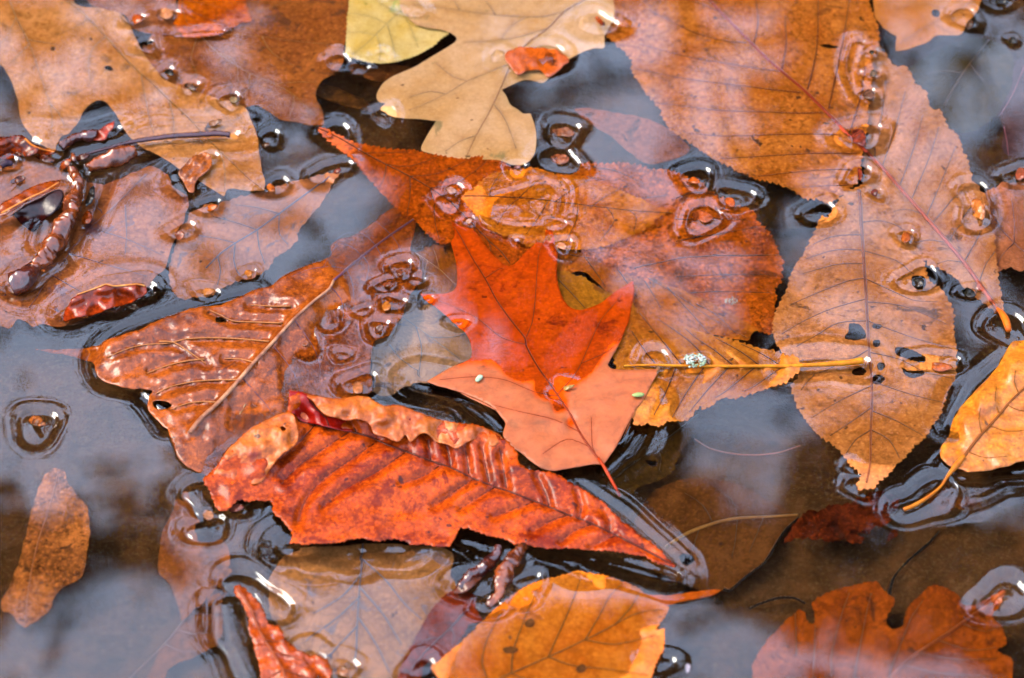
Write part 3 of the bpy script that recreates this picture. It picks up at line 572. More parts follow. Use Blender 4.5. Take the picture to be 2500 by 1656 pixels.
leaf('elm_leaf', 'long pale orange leaf crossed by a red stem that ends in an orange knob', C(1330,300,1400,330,1490,450,1575,455,1620,560,1700,630,1735,740,1810,750,1845,860,1920,920,1950,1020,1990,1100,2010,1190,2070,1290,2130,1400,2150,1570) + G(2160,200,2190,430,2210,600,2235,690,2235,690,2180,720,2080,660,2000,590,1900,500,1800,430,1700,380,1500,300,1350,100,1280,-100) + C(1270,1200,1290,1000,1310,700,1320,450),
     leaf_mat('d49468', 'bc7444', spots=.15, blotch=.25, mottle=.45), z=-4.6, wave=.25, teeth=7, tooth_len=18, rough=2.0, rib=('d86030', 'c84c20'), rib_r=(.62, .7), rib_z=.5, vein_r=(.13, .06), vein_c='8a5844', pucker=.3,
     midrib=C(1300,1035,1400,1135,1530,1285,1650,1420,1720,1500) + G(1740,130,1850,260,1950,380,2060,530,2150,660,2200,720),
     veins=[C(1400,1140,1450,1000,1500,850,1560,620), C(1520,1270,1620,1000,1680,780), C(1600,1360,1720,1080,1790,860), C(1700,1480,1820,1200,1900,1000), C(1350,1080,1390,850,1430,550)] + [G(1740,130,1850,0,1960,-150), G(1850,260,1950,100,2080,-60), G(1960,390,2050,230,2130,100), G(2060,530,2110,400,2170,320), G(1850,260,1700,240,1560,300), G(1950,390,1850,380,1780,400), G(1700,70,1560,30,1440,60)],
     stem=G(2150,660,2210,730,2245,790,2262,855), stem_r=(.5, .5, .95, 1.15, .8), stem_c=('e8741c', 'd0501c'), stem_z=(-2.5, -.2, .8, 1.0))
leaf('elm_leaf', 'upright speckled brown leaf with dark eaten holes, right of centre', C(1240,1270,1150,1310,1080,1400,1030,1480) + G(1000,70,960,140,920,230,860,340,800,430,770,520,730,620,690,700,660,790,660,880,690,960,770,1040,830,1130,830,1170,780,1225,780,1225,795,1290,830,1380,870,1450,920,1520,980,1575) + J(1050,-40,1100,0,1150,60,1205,130,1260,180,1230,240,1240,282,1240,282,1340,270,1340,270,1380,230,1440,180,1500,110,1560,60,1600,10) + G(1700,1580,1745,1500,1790,1450,1830,1330,1870,1230,1905,1180,1905,1060,1912,1000,1890,850,1890,740,1850,640,1780,550,1720,500,1700,440,1680,370,1600,240,1500,80,1380,-60) + C(1290,1250),
     leaf_mat('dc9660', 'c07840', spots=.35, blotch=.25, mottle=.55), ctrl=[(C(1130,1350)[0], -.7), (C(1080,1440)[0], -.5), (C(1245,1290)[0], -1.2), (G(1000,300)[0], -2.6), (G(1500,300)[0], -3.0), (G(800,900)[0], -3.0), (G(1700,900)[0], -2.4), (G(1300,1250)[0], -1.8), (G(1700,1100)[0], -.4), (G(1300,1600)[0], -1.2), (J(1290,240)[0], .3)], wave=.15, teeth=6.5, tooth_len=15, rough=1.5,
     rib=('b05a30', '8a4a30'), rib_r=(.5, .25), vein_r=(.16, .07), vein_c='8a4c28', pucker=.25,
     midrib=C(1245,1290) + G(1255,0,1262,150,1275,350,1290,550,1300,750,1312,950,1330,1150,1332,1350,1326,1550) + J(1320,100,1295,230),
     veins=[G(1258,205,1150,207,1050,220,930,270), G(1265,310,1150,303,1050,315,880,370), G(1272,400,1100,405,860,470), G(1280,500,1180,515,960,600,780,680), G(1292,640,1050,710,850,800,720,880), G(1300,790,1100,805,950,890,820,960), G(1265,310,1500,380,1620,470), G(1285,500,1500,600,1620,650,1780,660), G(1295,660,1550,690,1840,810), G(1302,790,1600,900,1880,980), G(1318,1000,1550,1060,1700,1140,1880,1180), G(1330,1200,1600,1290,1840,1350), G(1330,1230,1100,1340,920,1450), G(1330,1380,1200,1470,1050,1570), G(1330,1400,1500,1470,1680,1570), G(1328,1530,1220,1600,1160,1690), G(1328,1530,1450,1600,1520,1720), G(1318,980,1150,1060,950,1150,850,1260), G(1258,120,1400,110,1560,160)],
     holes=[G(1180,810,1250,815,1295,880,1280,910,1200,920,1145,905,1175,860), G(1335,820,1370,808,1405,825,1385,845,1345,842), G(1345,925,1385,920,1392,950,1365,970,1342,955), G(1375,1075,1415,1075,1420,1105,1395,1130,1372,1110), G(1345,1160,1400,1160,1422,1185,1390,1220,1340,1215), G(1200,1120,1260,1095,1300,1130,1270,1160,1210,1155), G(1490,975,1550,970,1640,1000,1700,1040,1680,1075,1560,1040,1500,1020), G(1535,1105,1580,1130,1680,1130,1690,1155,1620,1180,1560,1160), G(1610,490,1680,485,1700,520,1680,565,1620,560,1605,525)])
leaf('oak_leaf', 'smooth orange-tan lobed leaf cut by the top edge, right side', C(1300,-80,1350,100,1390,170,1440,215,1500,240,1500,240,1490,350,1490,350,1560,340,1650,310,1720,282,1760,245,1850,240,1940,235,1970,180,2000,130,2060,60,2140,-80), leaf_mat('dc965c', 'cf8444', spots=.08, blotch=.12, mottle=.2, cells=.1), z=-2.2, wave=.15, rough=1.2, rib=('b87040', None), midrib=C(2100,-60,1900,80,1700,180,1520,300), veins=[C(1900,80,1700,30,1500,60), C(1750,150,1820,200,1880,230)], rib_r=(.16, .08), vein_r=(.08, .04),
     holes=[C(1745,68,1790,70,1792,110,1765,120,1740,100)])
leaf('elm_leaf', 'purplish leaf with pink veins deep below the right edge near the top', C(2440,200,2330,400,2280,600,2200,760,2230,900,2220,1000,2260,1060,2440,1100), leaf_mat('5e4656', '4c3c50', spots=.1, blotch=.2, trans=0), z=-10, wave=.3, teeth=4, rib=('a05058', None), midrib=C(2440,280,2300,620,2210,780), veins=[C(2230,860,2250,960,2260,1050)], rib_r=(.2, .1))
leaf('elm_leaf', 'faded pink-orange leaf half hidden at the right edge beside the long leaf', C(2070,1330,2110,1300,2180,1270,2260,1230,2440,1180) + G(2440,460,2440,460,2330,455,2280,428,2200,452,2180,445,2150,350,2130,200,2110,0), leaf_mat('c07c60', 'a8624a', spots=.1, blotch=.2), z=-6.2, wave=.3, teeth=5, rib=('8a5850', None), midrib=G(2440,380,2300,260,2160,110), veins=[G(2300,260,2300,100,2280,-50), G(2200,150,2180,50,2160,-40), G(2300,260,2220,340,2180,420)], rib_r=(.16, .1), vein_r=(.1, .05))
leaf('elm_leaf', 'golden yellow curled leaf with orange hooked stem at the right edge', G(2450,850,2300,930,2240,1010,2190,1090,2130,1170,2060,1240,1990,1310,1930,1390,1880,1470,1860,1560) + J(1795,0,1805,60,1850,110,1900,128,2000,152,2100,150,2250,120,2367,80,2450,60),
     leaf_mat('e0983e', 'bc6824', spots=.35, blotch=.4, blotch_c='a85a20', mottle=.5), ctrl=[(G(2300,930)[0], .1), (G(2190,1090)[0], -.3), (G(1990,1310)[0], -.6), (G(1880,1500)[0], -.9), (G(2300,1120)[0], 3.0), (G(2100,1330)[0], 2.8), (G(2000,1480)[0], 2.2), (G(2367,1300)[0], 1.4), (G(2200,1450)[0], 1.0), (J(2100,130)[0], .5), (J(2300,100)[0], .8), (J(2200,40)[0], 1.7), (J(1900,110)[0], .3)],
     wave=.2, wave_lam=60, rough=1.5, rib=('8a4a1c', None), rib_r=(.3, .5), vein_r=(.14, .07), vein_c='a8601c', ridge=.1, thick=.15, step=7,
     midrib=G(2450,1180,2300,1310,2180,1450,2050,1590) + J(1960,50,1900,115), veins=[G(2330,1280,2300,1200,2310,1130), G(2200,1420,2170,1330,2180,1240), G(2080,1550,2060,1460,2070,1380), G(2250,1360,2340,1400,2440,1390), G(2130,1500,2250,1540,2400,1530), J(1990,20,2100,60,2250,50)],
     stem=J(1960,50,1900,120,1845,190,1800,258,1700,338,1610,390,1550,412), stem_r=(.5, .9, .4, .3, .4, .52, .5), stem_c=('e08420', 'c8641c'), stem_z=(.9, .6, 0, .1, .5, .8, .6))

# ------------------------------------------------------------------ centre
leaf('elm_leaf', 'dark orange leaf whose serrated round end reaches furthest right of centre', B(1700,1150,1750,1105,1850,1110,2000,1105,2080,1115,2150,1130,2200,1150,2300,1152,2367,1165) + C(80,1200,180,1240,250,1310,350,1350,440,1400,530,1430,560,1500,610,1550) + G(640,190,670,260,700,340,735,380,722,450,712,530,672,570,692,640,672,680,672,780,662,880,600,872,480,830) + E(2367,600,1900,420,1700,300,1600,150) + B(1600,1300),
     leaf_mat('cc6820', '9c4a16', spots=.3, blotch=.35, blotch_c='5e3018', mottle=.8), ctrl=[(B(1800,1200)[0], -2.6), (C(200,1480)[0], -2.2), (C(500,1480)[0], -2.6), (G(300,400)[0], -4.8), (G(650,500)[0], -4.4), (G(600,850)[0], -5)], wave=.2, teeth=8, tooth_len=14, rough=2.2, rib=('6a3416', None), rib_r=(.2, .14), vein_r=(.13, .06), vein_c='6a3418', pucker=.3,
     midrib=Kt(780,300,850,280,1000,250,1150,218,1500,200,1880,198), veins=[G(0,250,200,215,400,180,560,150), G(0,490,350,475,650,475), G(250,340,450,350,700,340), G(100,600,300,590,650,600), C(0,1350,150,1300,300,1340), B(1800,1140,1950,1160,2150,1250), B(1900,1300,2100,1350,2300,1330), C(0,1490,250,1480,500,1500)])
leaf('elm_leaf', 'brown leaf with one torn end lying over the dark orange serrated leaf', Kt(160,160,350,165,440,190,560,212,640,250,760,300,860,350,960,392,1050,432,1200,492,1350,552,1480,615,1600,690,1755,782,1755,782,1705,785,1675,820,1665,848,1600,852,1500,832,1380,812,1200,900,900,820,700,620,600,520,400,330,200,340),
     leaf_mat('c8742c', 'a05424', spots=.3, blotch=.35, blotch_c='6a4028', mottle=.6), z=-3.9, wave=.2, rough=1.6, rib=('7a4020', None), rib_r=(.15, .1), vein_r=(.12, .06), vein_c='6e3c1c', pucker=.3, midrib=Kt(300,200,560,240,800,330,1100,500,1400,700,1640,830),
     veins=[Kt(1030,440,1120,540,1250,680,1350,800), Kt(1250,570,1400,650,1550,790), Kt(400,210,500,350,560,440), Kt(620,260,720,400,800,520), Kt(820,340,900,460,980,600)], holes=[Kt(1420,630,1460,622,1500,645,1470,665,1430,655)])
leaf('leaf_fragment', 'golden brown leaf piece showing in the right notch of the red oak leaf', Kt(190,320,270,322,330,350,400,372,460,412,525,450,565,480,612,512,560,570,480,640,320,660,200,600,160,420), leaf_mat('c4862e', 'a5662c', spots=.3, blotch=.4, blotch_c='8a4a24', mottle=.4), z=-3.0, wave=.2, rough=2.5, teeth=4, tooth_len=13, rib=('6a3a1c', None), midrib=Kt(200,390,300,490,400,600), rib_r=(.18, .12), cat='leaf')
leaf('elm_leaf', 'golden orange toothed leaf under a straight yellow stem, right of the red oak leaf', Kt(740,570,800,610,850,640,900,675,950,680,1050,690,1110,740,1180,748,1250,762,1330,802,1400,816,1530,842,1650,882,1750,912,1880,936,1970,972) + G(790,1010,840,1060,850,1100,830,1150,780,1185,740,1210,650,1240,560,1270,480,1300,390,1320,330,1312,270,1345,200,1392,160,1372,100,1450,60,1470,0,1470) + Kt(1040,1480,950,1512,880,1490,790,1502,760,1400,700,1200,620,1000,660,760),
     leaf_mat('dc9040', 'bc6a2c', spots=.3, blotch=.28, blotch_c='8a5030', mottle=.5), ctrl=[(Kt(800,700)[0], -2.6), (Kt(1100,900)[0], -1.9), (Kt(1400,1040)[0], -.5), (G(750,1090)[0], -.35), (Kt(1200,1300)[0], -1.1), (Kt(900,1450)[0], -.2), (Kt(1600,1200)[0], -1.0), (G(700,1000)[0], -1.0)], wave=.12, teeth=7, tooth_len=17, rough=1.8,
     rib=('b06420', None), rib_r=(.25, .3), vein_r=(.2, .08), vein_c='8a4620', pucker=.8, ridge=.15, step=6,
     midrib=Kt(700,1050,900,1048,1400,1052,1990,1046), veins=[Kt(1150,1045,1050,920,900,740,820,640), Kt(1360,1045,1250,900,1100,780,960,690), Kt(1540,1045,1400,930,1250,830,1170,760), Kt(1740,1045,1600,940,1400,830), Kt(1900,1040,1750,950,1600,880), Kt(960,1045,840,900,760,780), Kt(1100,1060,1020,1250,930,1420), Kt(1310,1060,1180,1250,1070,1440), Kt(1500,1060,1350,1220,1200,1400), Kt(1700,1060,1480,1240,1400,1290), Kt(1900,1060,1700,1200,1620,1240)],
     stem=Kt(700,1046,900,1040,1100,1044,1400,1049,1800,1047) + G(780,1098,880,1092,1000,1086,1120,1078,1200,1070,1272,1058), stem_r=(.35, .36, .38, .42, .5, .62, 1.0), stem_c=('e0901c', 'cf6c14'), stem_z=(-.3, .2, .35, .4, .4, .5, .7))
leaf('elm_leaf', 'brown leaf showing in the left notch of the red oak leaf', E(545,315,600,320,650,312,660,285,700,295,715,270,770,275,820,262,900,300,930,420,930,560,900,620,800,650,700,640,630,600,590,520,560,420), leaf_mat('a8642c', '8a4c20', spots=.3, blotch=.25, mottle=.5), z=-5.5, wave=.2, rough=2, rib=('b8743c', None), midrib=E(600,330,660,370,760,440,880,550), veins=[E(760,440,740,360,720,300), E(680,380,660,460,680,560)], rib_r=(.16, .1), vein_r=(.08, .04))
leaf('elm_leaf', 'deep orange leaf with a long pointed tip, left of the horizontal leaf', B(-67,860,-67,860,0,882,100,930,200,970,320,990,450,1012,600,1022,640,1032,740,1052,850,1072,950,1075,1030,1062,1170,1095,1250,1130,1400,1250,1400,1500) + E(1400,150,1370,290,1290,380,1235,416,1160,405,1090,380,1000,340,900,300,840,262,790,272,740,252,680,200,610,130,560,80) + B(500,1445,420,1370,350,1290,280,1220,210,1130,150,1065,80,1020,0,960,-60,890),
     leaf_mat('d46418', 'a84a10', spots=.25, blotch=.28, blotch_c='7a3814', mottle=.75), ctrl=[(B(-60,870)[0], .9), (B(60,930)[0], -.1), (B(300,1080)[0], -.6), (B(500,1080)[0], -.7), (B(900,1100)[0], -1.3), (E(800,100)[0], -2.4), (E(1200,350)[0], -3.2), (B(500,1350)[0], -1.4)], wave=.12, teeth=6, tooth_len=12, rough=1.8, rib=('5a2a14', None), rib_r=(.22, .14), vein_r=(.1, .05), vein_c='6e3014', pucker=.3,
     midrib=B(-60,872,100,950,250,1040,400,1120,560,1200,700,1280,790,1335) + E(920,60,1090,240,1180,320,1240,400), veins=[B(250,1040,400,1040,560,1030), B(400,1120,560,1130,760,1060), B(560,1200,750,1180,950,1090), B(700,1280,900,1230,1080,1100), B(400,1120,380,1220,350,1280), B(560,1200,560,1330,540,1450), B(700,1280,720,1400) + E(730,120,760,240), E(1090,240,1110,300,1090,370), E(1000,150,1000,250,960,320)])
leaf('elm_leaf', 'orange leaf lying sideways with a fine dark midrib, just above the red oak leaf', B(905,1350,905,1350,950,1300,1020,1250,1120,1180,1250,1150,1400,1140,1550,1180,1700,1190,1900,1260,2100,1340,2250,1410,2360,1450,2360,1450) + E(2340,55,2250,85,2200,140,2100,200,2000,240,1900,278,1780,302,1690,308,1600,300,1530,285,1450,292,1370,288,1290,242,1200,212,1100,170,1040,110,980,40) + B(950,1400),
     leaf_mat('e48c34', 'c86820', spots=.25, blotch=.25, mottle=.6), ctrl=[(B(920,1350)[0], -.3), (B(1350,1380)[0], -.75), (E(1300,180)[0], -1.5), (E(2000,150)[0], -2.0), (B(2200,1420)[0], -2.2), (B(1700,1230)[0], -1.5), (E(1550,200)[0], -1.5)], wave=.1, teeth=5, tooth_len=13, rough=1.5, rib=('4a2410', None), rib_r=(.16, .12), vein_r=(.1, .05), vein_c='7a3c16', pucker=.35,
     midrib=B(930,1332,1200,1337,1500,1362,1800,1402,2100,1435,2340,1450), veins=[B(1300,1345,1400,1250,1500,1170), B(1550,1365,1680,1280,1780,1220), B(1800,1400,1900,1330,1980,1290), B(1300,1345,1200,1440) + E(1150,140), B(1500,1360,1450,1450) + E(1350,200), B(1700,1385,1700,1480) + E(1620,250), B(1900,1415,1950,1500) + E(1850,250), B(1100,1335,1120,1260,1180,1180), B(2050,1430,2100,1480) + E(2080,180)])
leaf('elm_leaf', 'faint grey-brown leaf deep in the water left of the red oak leaf', E(440,700,500,600,580,540,650,600,760,690,900,830,1010,950,1000,1060,880,1140,700,1200,560,1210,440,1290,330,1290,305,1100,290,950,380,840), leaf_mat('a8866c', '8e7060', spots=.1, blotch=.4, blotch_c='5e5050', mottle=.3, trans=0), z=-9, wave=.4, rib=('6e6058', None), midrib=E(480,740,700,900,900,1050), veins=[E(600,830,640,980,620,1120), E(700,900,840,900,930,880), E(420,950,500,1050,640,1130)], rib_r=(.12, .1), vein_r=(.12, .08))
leaf('elm_leaf', 'large wrinkled copper leaf with a raised pale midrib, left of centre',
     E(550,20,480,12,380,62,290,130,210,190,80,235,20,285) + D(2250,350,2100,410,1950,470,1850,545,1800,562,1680,600,1550,662,1450,690,1330,700,1200,740,1050,800,900,868,800,890,720,920,664,955,560,975,400,985,235,985,235,985,400,1015,560,1050,640,1080,650,1130,680,1180,760,1220,900,1250,1040,1265,1020,1300,1000,1380,1060,1460,1140,1530) + H(1185,0,1230,80,1330,150,1500,200,1800,200,2100,100) + E(100,1330,290,1290,290,1080,310,950,420,880,500,760,560,620,640,500,620,380,560,300,590,180,602,110),
     leaf_mat('b05c26', '7c3a18', spots=.25, blotch=.35, blotch_c='5c2818', mottle=.6, rough=.22, bump=.22, gloss=.25), ctrl=[(E(500,80)[0], -4.2), (E(200,250)[0], -3.8), (D(2250,540)[0], .2), (D(2050,700)[0], .9), (D(1700,1100)[0], 1.1), (D(1400,1450)[0], .8), (D(1330,760)[0], 2.0), (D(1000,860)[0], 1.8), (D(800,1000)[0], 2.0), (D(1100,1100)[0], .2), (D(900,1180)[0], .3), (D(700,1180)[0], -.3), (D(1500,950)[0], .5), (D(1700,700)[0], .1), (D(1000,1260)[0], -.6), (D(1200,1350)[0], .6), (D(1050,1400)[0], -.4), (D(300,985)[0], -3.0), (D(450,985)[0], -2.6), (D(590,995)[0], -1.8), (E(50,800)[0], -2.8), (E(300,500)[0], -3.2), (E(450,190)[0], -3.6), (E(150,430)[0], -2.6), (E(300,1000)[0], -3.6), (D(2100,1200)[0], -2.8), (D(1700,1500)[0], -1.8), (H(1600,100)[0], -2.6)], power=1.6,
     wave=.22, wave_lam=55, rough=2.0, rib=('cf9068', '8a5040'), rib_r=(.35, .75), rib_z=.25, vein_r=(.24, .1), vein_c='b8703c', ridge=.9, pucker=1.5, thick=.12, step=6,
     midrib=E(40,515) + D(2240,570,2150,640,2000,775,1850,940,1720,1080,1600,1220,1480,1350,1370,1450,1290,1550),
     veins=[D(1920,805,1700,797,1580,790,1500,750,1430,720), D(1830,930,1600,910,1400,905,1250,915,1150,942,1000,950,880,975,720,1040), D(1720,1070,1640,1050,1530,1045), D(1390,1050,1280,1060,1150,1090,1000,1145), D(1620,1190,1450,1192,1300,1205,1150,1240,1060,1285), D(1480,1345,1380,1338,1280,1350,1160,1390), D(1080,930,1180,935,1300,1010,1400,1080), D(1980,690,1850,690,1700,680)],
     extra=[('vein', [E(430,205,340,120,300,110), E(330,280,240,200,120,195,60,240), E(240,355,150,280,60,280) + D(2200,420), E(130,440,30,420) + D(2100,440,1980,490), E(430,205,480,270,500,340), E(330,285,370,360,380,440), E(240,350,280,420,260,520), E(130,440,170,540,180,680), D(2250,560) + E(90,640,110,760), D(2000,780,2150,1000,2180,1150), D(1850,950,2000,1150,2060,1350), D(1650,1180,1800,1350,1900,1480)], '6a4450', .14, .06, .02), ('midrib', [E(590,95,450,190,300,300,150,420,40,515)], '7a4858', .3, .42, .05)],
     holes=[D(1040,1340,1100,1330,1170,1360,1130,1390,1060,1385), D(1465,770,1500,765,1545,790,1500,800,1470,795)])
leaf('oak_leaf', 'bright red-orange oak leaf with pointed lobes in the middle', E(838,105,838,105,900,145,980,165,1040,230,1100,310,1160,372,1195,405,1235,416,1285,390,1330,335,1400,272,1440,225,1482,165,1482,165,1530,168,1530,168,1545,260,1562,340,1558,450,1572,560,1610,655,1660,705,1725,715,1800,692,1870,660,1940,602,2000,562,2078,518,2078,518,2085,600,2065,700,2050,780,2020,860,1980,950,1940,1020,1905,1085,1905,1085,1925,1112,2000,1122,2150,1120,2265,1118,2265,1118,2200,1220,2150,1320,2090,1400,2050,1500,2010,1580) +
     Nn(1860,150,1790,280,1740,380,1680,480,1600,592,1600,592,1530,585,1400,605,1250,632,1180,642,1090,620,1000,560,930,500,870,465,800,400,770,340,790,250,750,190,680,110,560,50,420,0) + E(1150,1400,1050,1335,950,1292,830,1252,740,1230,675,1202,675,1202,760,1150,850,1100,930,1070,975,1035,975,960,942,880,880,820,800,750,740,700,670,650,625,605,625,605,700,605,800,602,860,582,880,540,880,450,858,330,835,255,835,255,862,215,852,150),
     leaf_mat('ea5c08', 'd85006', spot='7a2008', spots=.2, blotch=.2, blotch_c='a83010', mottle=.5, cells=.15, rough=.42, bump=.12, stain_shade_c='7c2010', gloss=.16, dry_c='bc7044'), ctrl=[(E(900,200)[0], -.9), (E(1500,250)[0], -1.0), (E(2000,600)[0], -1.6), (E(1200,700)[0], -.9), (E(1600,900)[0], -.9), (E(700,620)[0], -.35), (E(950,950)[0], -.5), (E(1300,1080)[0], -.55), (E(1700,1080)[0], -.5), (E(1000,1180)[0], .35), (E(800,1200)[0], .3), (E(1200,1300)[0], .9), (E(1300,1450)[0], 1.3), (E(1500,1270)[0], -.35), (E(1570,1380)[0], -.25), (E(1640,1480)[0], -.2), (E(1480,1400)[0], .9), (E(1720,1400)[0], .9), (Nn(1270,250)[0], 1.0), (Nn(1450,250)[0], 1.0), (E(1900,1250)[0], 1.0), (E(2150,1180)[0], .6), (E(1950,1500)[0], 1.3), (Nn(1000,450)[0], 1.2), (Nn(1300,550)[0], .9), (Nn(1600,570)[0], .6), (Nn(900,250)[0], 1.2), (Nn(1700,350)[0], 1.2)], power=1.7,
     stains_shade=[(E(1550, 800)[0], 40, .8), (E(1680, 790)[0], 40, .8), (E(1880, 850)[0], 40, .8), (E(1850, 990)[0], 35, .7), (E(1600, 1010)[0], 30, .7), (E(1560, 500)[0], 22, .8), (Nn(880, 250)[0], 40, .7), (Nn(1110, 250)[0], 40, .7), (Nn(1120, 600)[0], 28, .9), (E(880, 340)[0], 10, 1)],
     wave=.06, wave_lam=60, rough=.4, rib=('8a2c0c', None), rib_r=(.12, .34), rib_z=.02, vein_r=(.1, .05), vein_c='a03a10', ridge=.0, thick=.1, step=6,
     midrib=E(860,150,900,210,970,340,1070,500,1150,650,1250,790,1340,905,1350,960,1440,1120,1520,1230,1600,1350) + Nn(1330,180,1420,350,1540,520,1600,590),
     veins=[E(1350,900,1390,800,1410,650,1420,500,1440,320,1500,200), E(1560,1290,1690,1140,1780,950,1860,780,2000,620), E(1340,950,1180,900,1000,760,750,650), E(1560,1300,1400,1270,1200,1190,1000,1170,760,1190), E(1070,500,1160,440,1200,430), E(1720,1080,1900,1000,1960,950), Nn(1400,320,1200,220,900,150,700,100), Nn(1560,540,1510,450,1500,200), Nn(1480,440,1300,380,1100,500)],
     stem=Nn(1560,540,1600,600,1650,690,1700,780,1740,850), stem_r=(.4, .45, .4, .45), stem_c=('c83c10', 'a83410'), stem_z=(.9, 1.0, .3, -1.2))

# ------------------------------------------------------------------ left
leaf('elm_leaf', 'broad pinkish brown leaf under the bark scraps at the left edge', A(700,1250,900,1180,1050,1130,1180,1250,1280,1345,1262,1450) + D(1250,100,1180,250,1150,350,1120,440,1070,470,1000,545,900,610,600,760,400,835,300,815,220,830,170,790,120,782,70,838,20,832,-70,800,-70,300) + A(-70,1400,-70,1080,200,1060,450,1160),
     leaf_mat('c07850', '9c5a42', spots=.15, blotch=.35, blotch_c='7a5a60', mottle=.45), z=-3.4, wave=.35, wave_lam=110, rough=2.4, rib=('8a5248', None), rib_r=(.2, .12), vein_r=(.12, .06), vein_c='7c5050',
     midrib=A(1000,1180,800,1380) + D(600,180,400,420,200,700), veins=[D(620,160,850,230,1100,340), D(480,330,700,400,1000,480), D(360,480,560,590,800,640), D(850,0,860,200,850,330), D(700,60,640,-60,600,-200), D(300,560,150,600,0,620)])
leaf('elm_leaf', 'hazy pinkish leaf seen through the water between the copper leaf and the tan oak leaf', A(2310,1180,2310,1180,2250,1270,2180,1390) + D(2130,50,2080,120,2030,170,2025,240,1970,300,1880,360,1820,440,1750,490,1690,515,1600,525,1500,570,1400,620,1200,620,1150,450,1200,250,1290,60) + A(1400,1400,1500,1385,1600,1342,1750,1310,1900,1260,2100,1210,2200,1180),
     leaf_mat('bd7a54', '9c6450', spots=.15, blotch=.35, blotch_c='6e5a5c', mottle=.4), ctrl=[(A(2300,1180)[0], .3), (A(2150,1280)[0], -2), (D(1800,200)[0], -4.8), (D(1400,500)[0], -5.5)], wave=.3, teeth=4.5, tooth_len=20, rough=1.8, rib=('5e5668', None), rib_r=(.25, .2), vein_r=(.13, .08), vein_c='6a5458',
     midrib=A(2240,1200,2120,1290) + D(1980,0,1750,170,1600,260,1500,330,1400,430), veins=[D(1900,60,1900,200,1960,270), D(1750,170,1760,280,1800,400), D(1900,60,1750,20,1600,0), D(1750,170,1600,120,1450,80), D(1600,260,1480,230,1350,210), D(1600,260,1590,380,1620,480), D(1480,350,1500,450,1480,540)])
leaf('leaf_fragment', 'curled dark-backed leaf roll with a glowing orange rim, floating at left', D(430,760,440,720,465,680,490,640,535,605,600,580,680,550,720,535,760,550,850,545,930,535,990,548,992,600,940,640,860,670,760,700,640,740,520,772,450,785),
     leaf_mat('b04018', '7a2c1c', spots=.2, blotch=.4, blotch_c='3e2430', mottle=.6, rough=.22), ctrl=[(D(700,560)[0], 3.4), (D(900,555)[0], 3.0), (D(530,620)[0], 2.8), (D(980,570)[0], 1.0), (D(450,770)[0], -.5), (D(640,735)[0], -.8), (D(850,665)[0], -.8), (D(700,650)[0], .6), (D(560,700)[0], .6)], wave=.15, wave_lam=35, rough=2, rib=('ef9c50', 'd8641c'), midrib=D(520,612,600,585,680,556,720,540,770,553,850,548,930,540,985,552), rib_r=(.2, .35), rib_z=.15, thick=.3, step=4.5, cat='leaf roll')

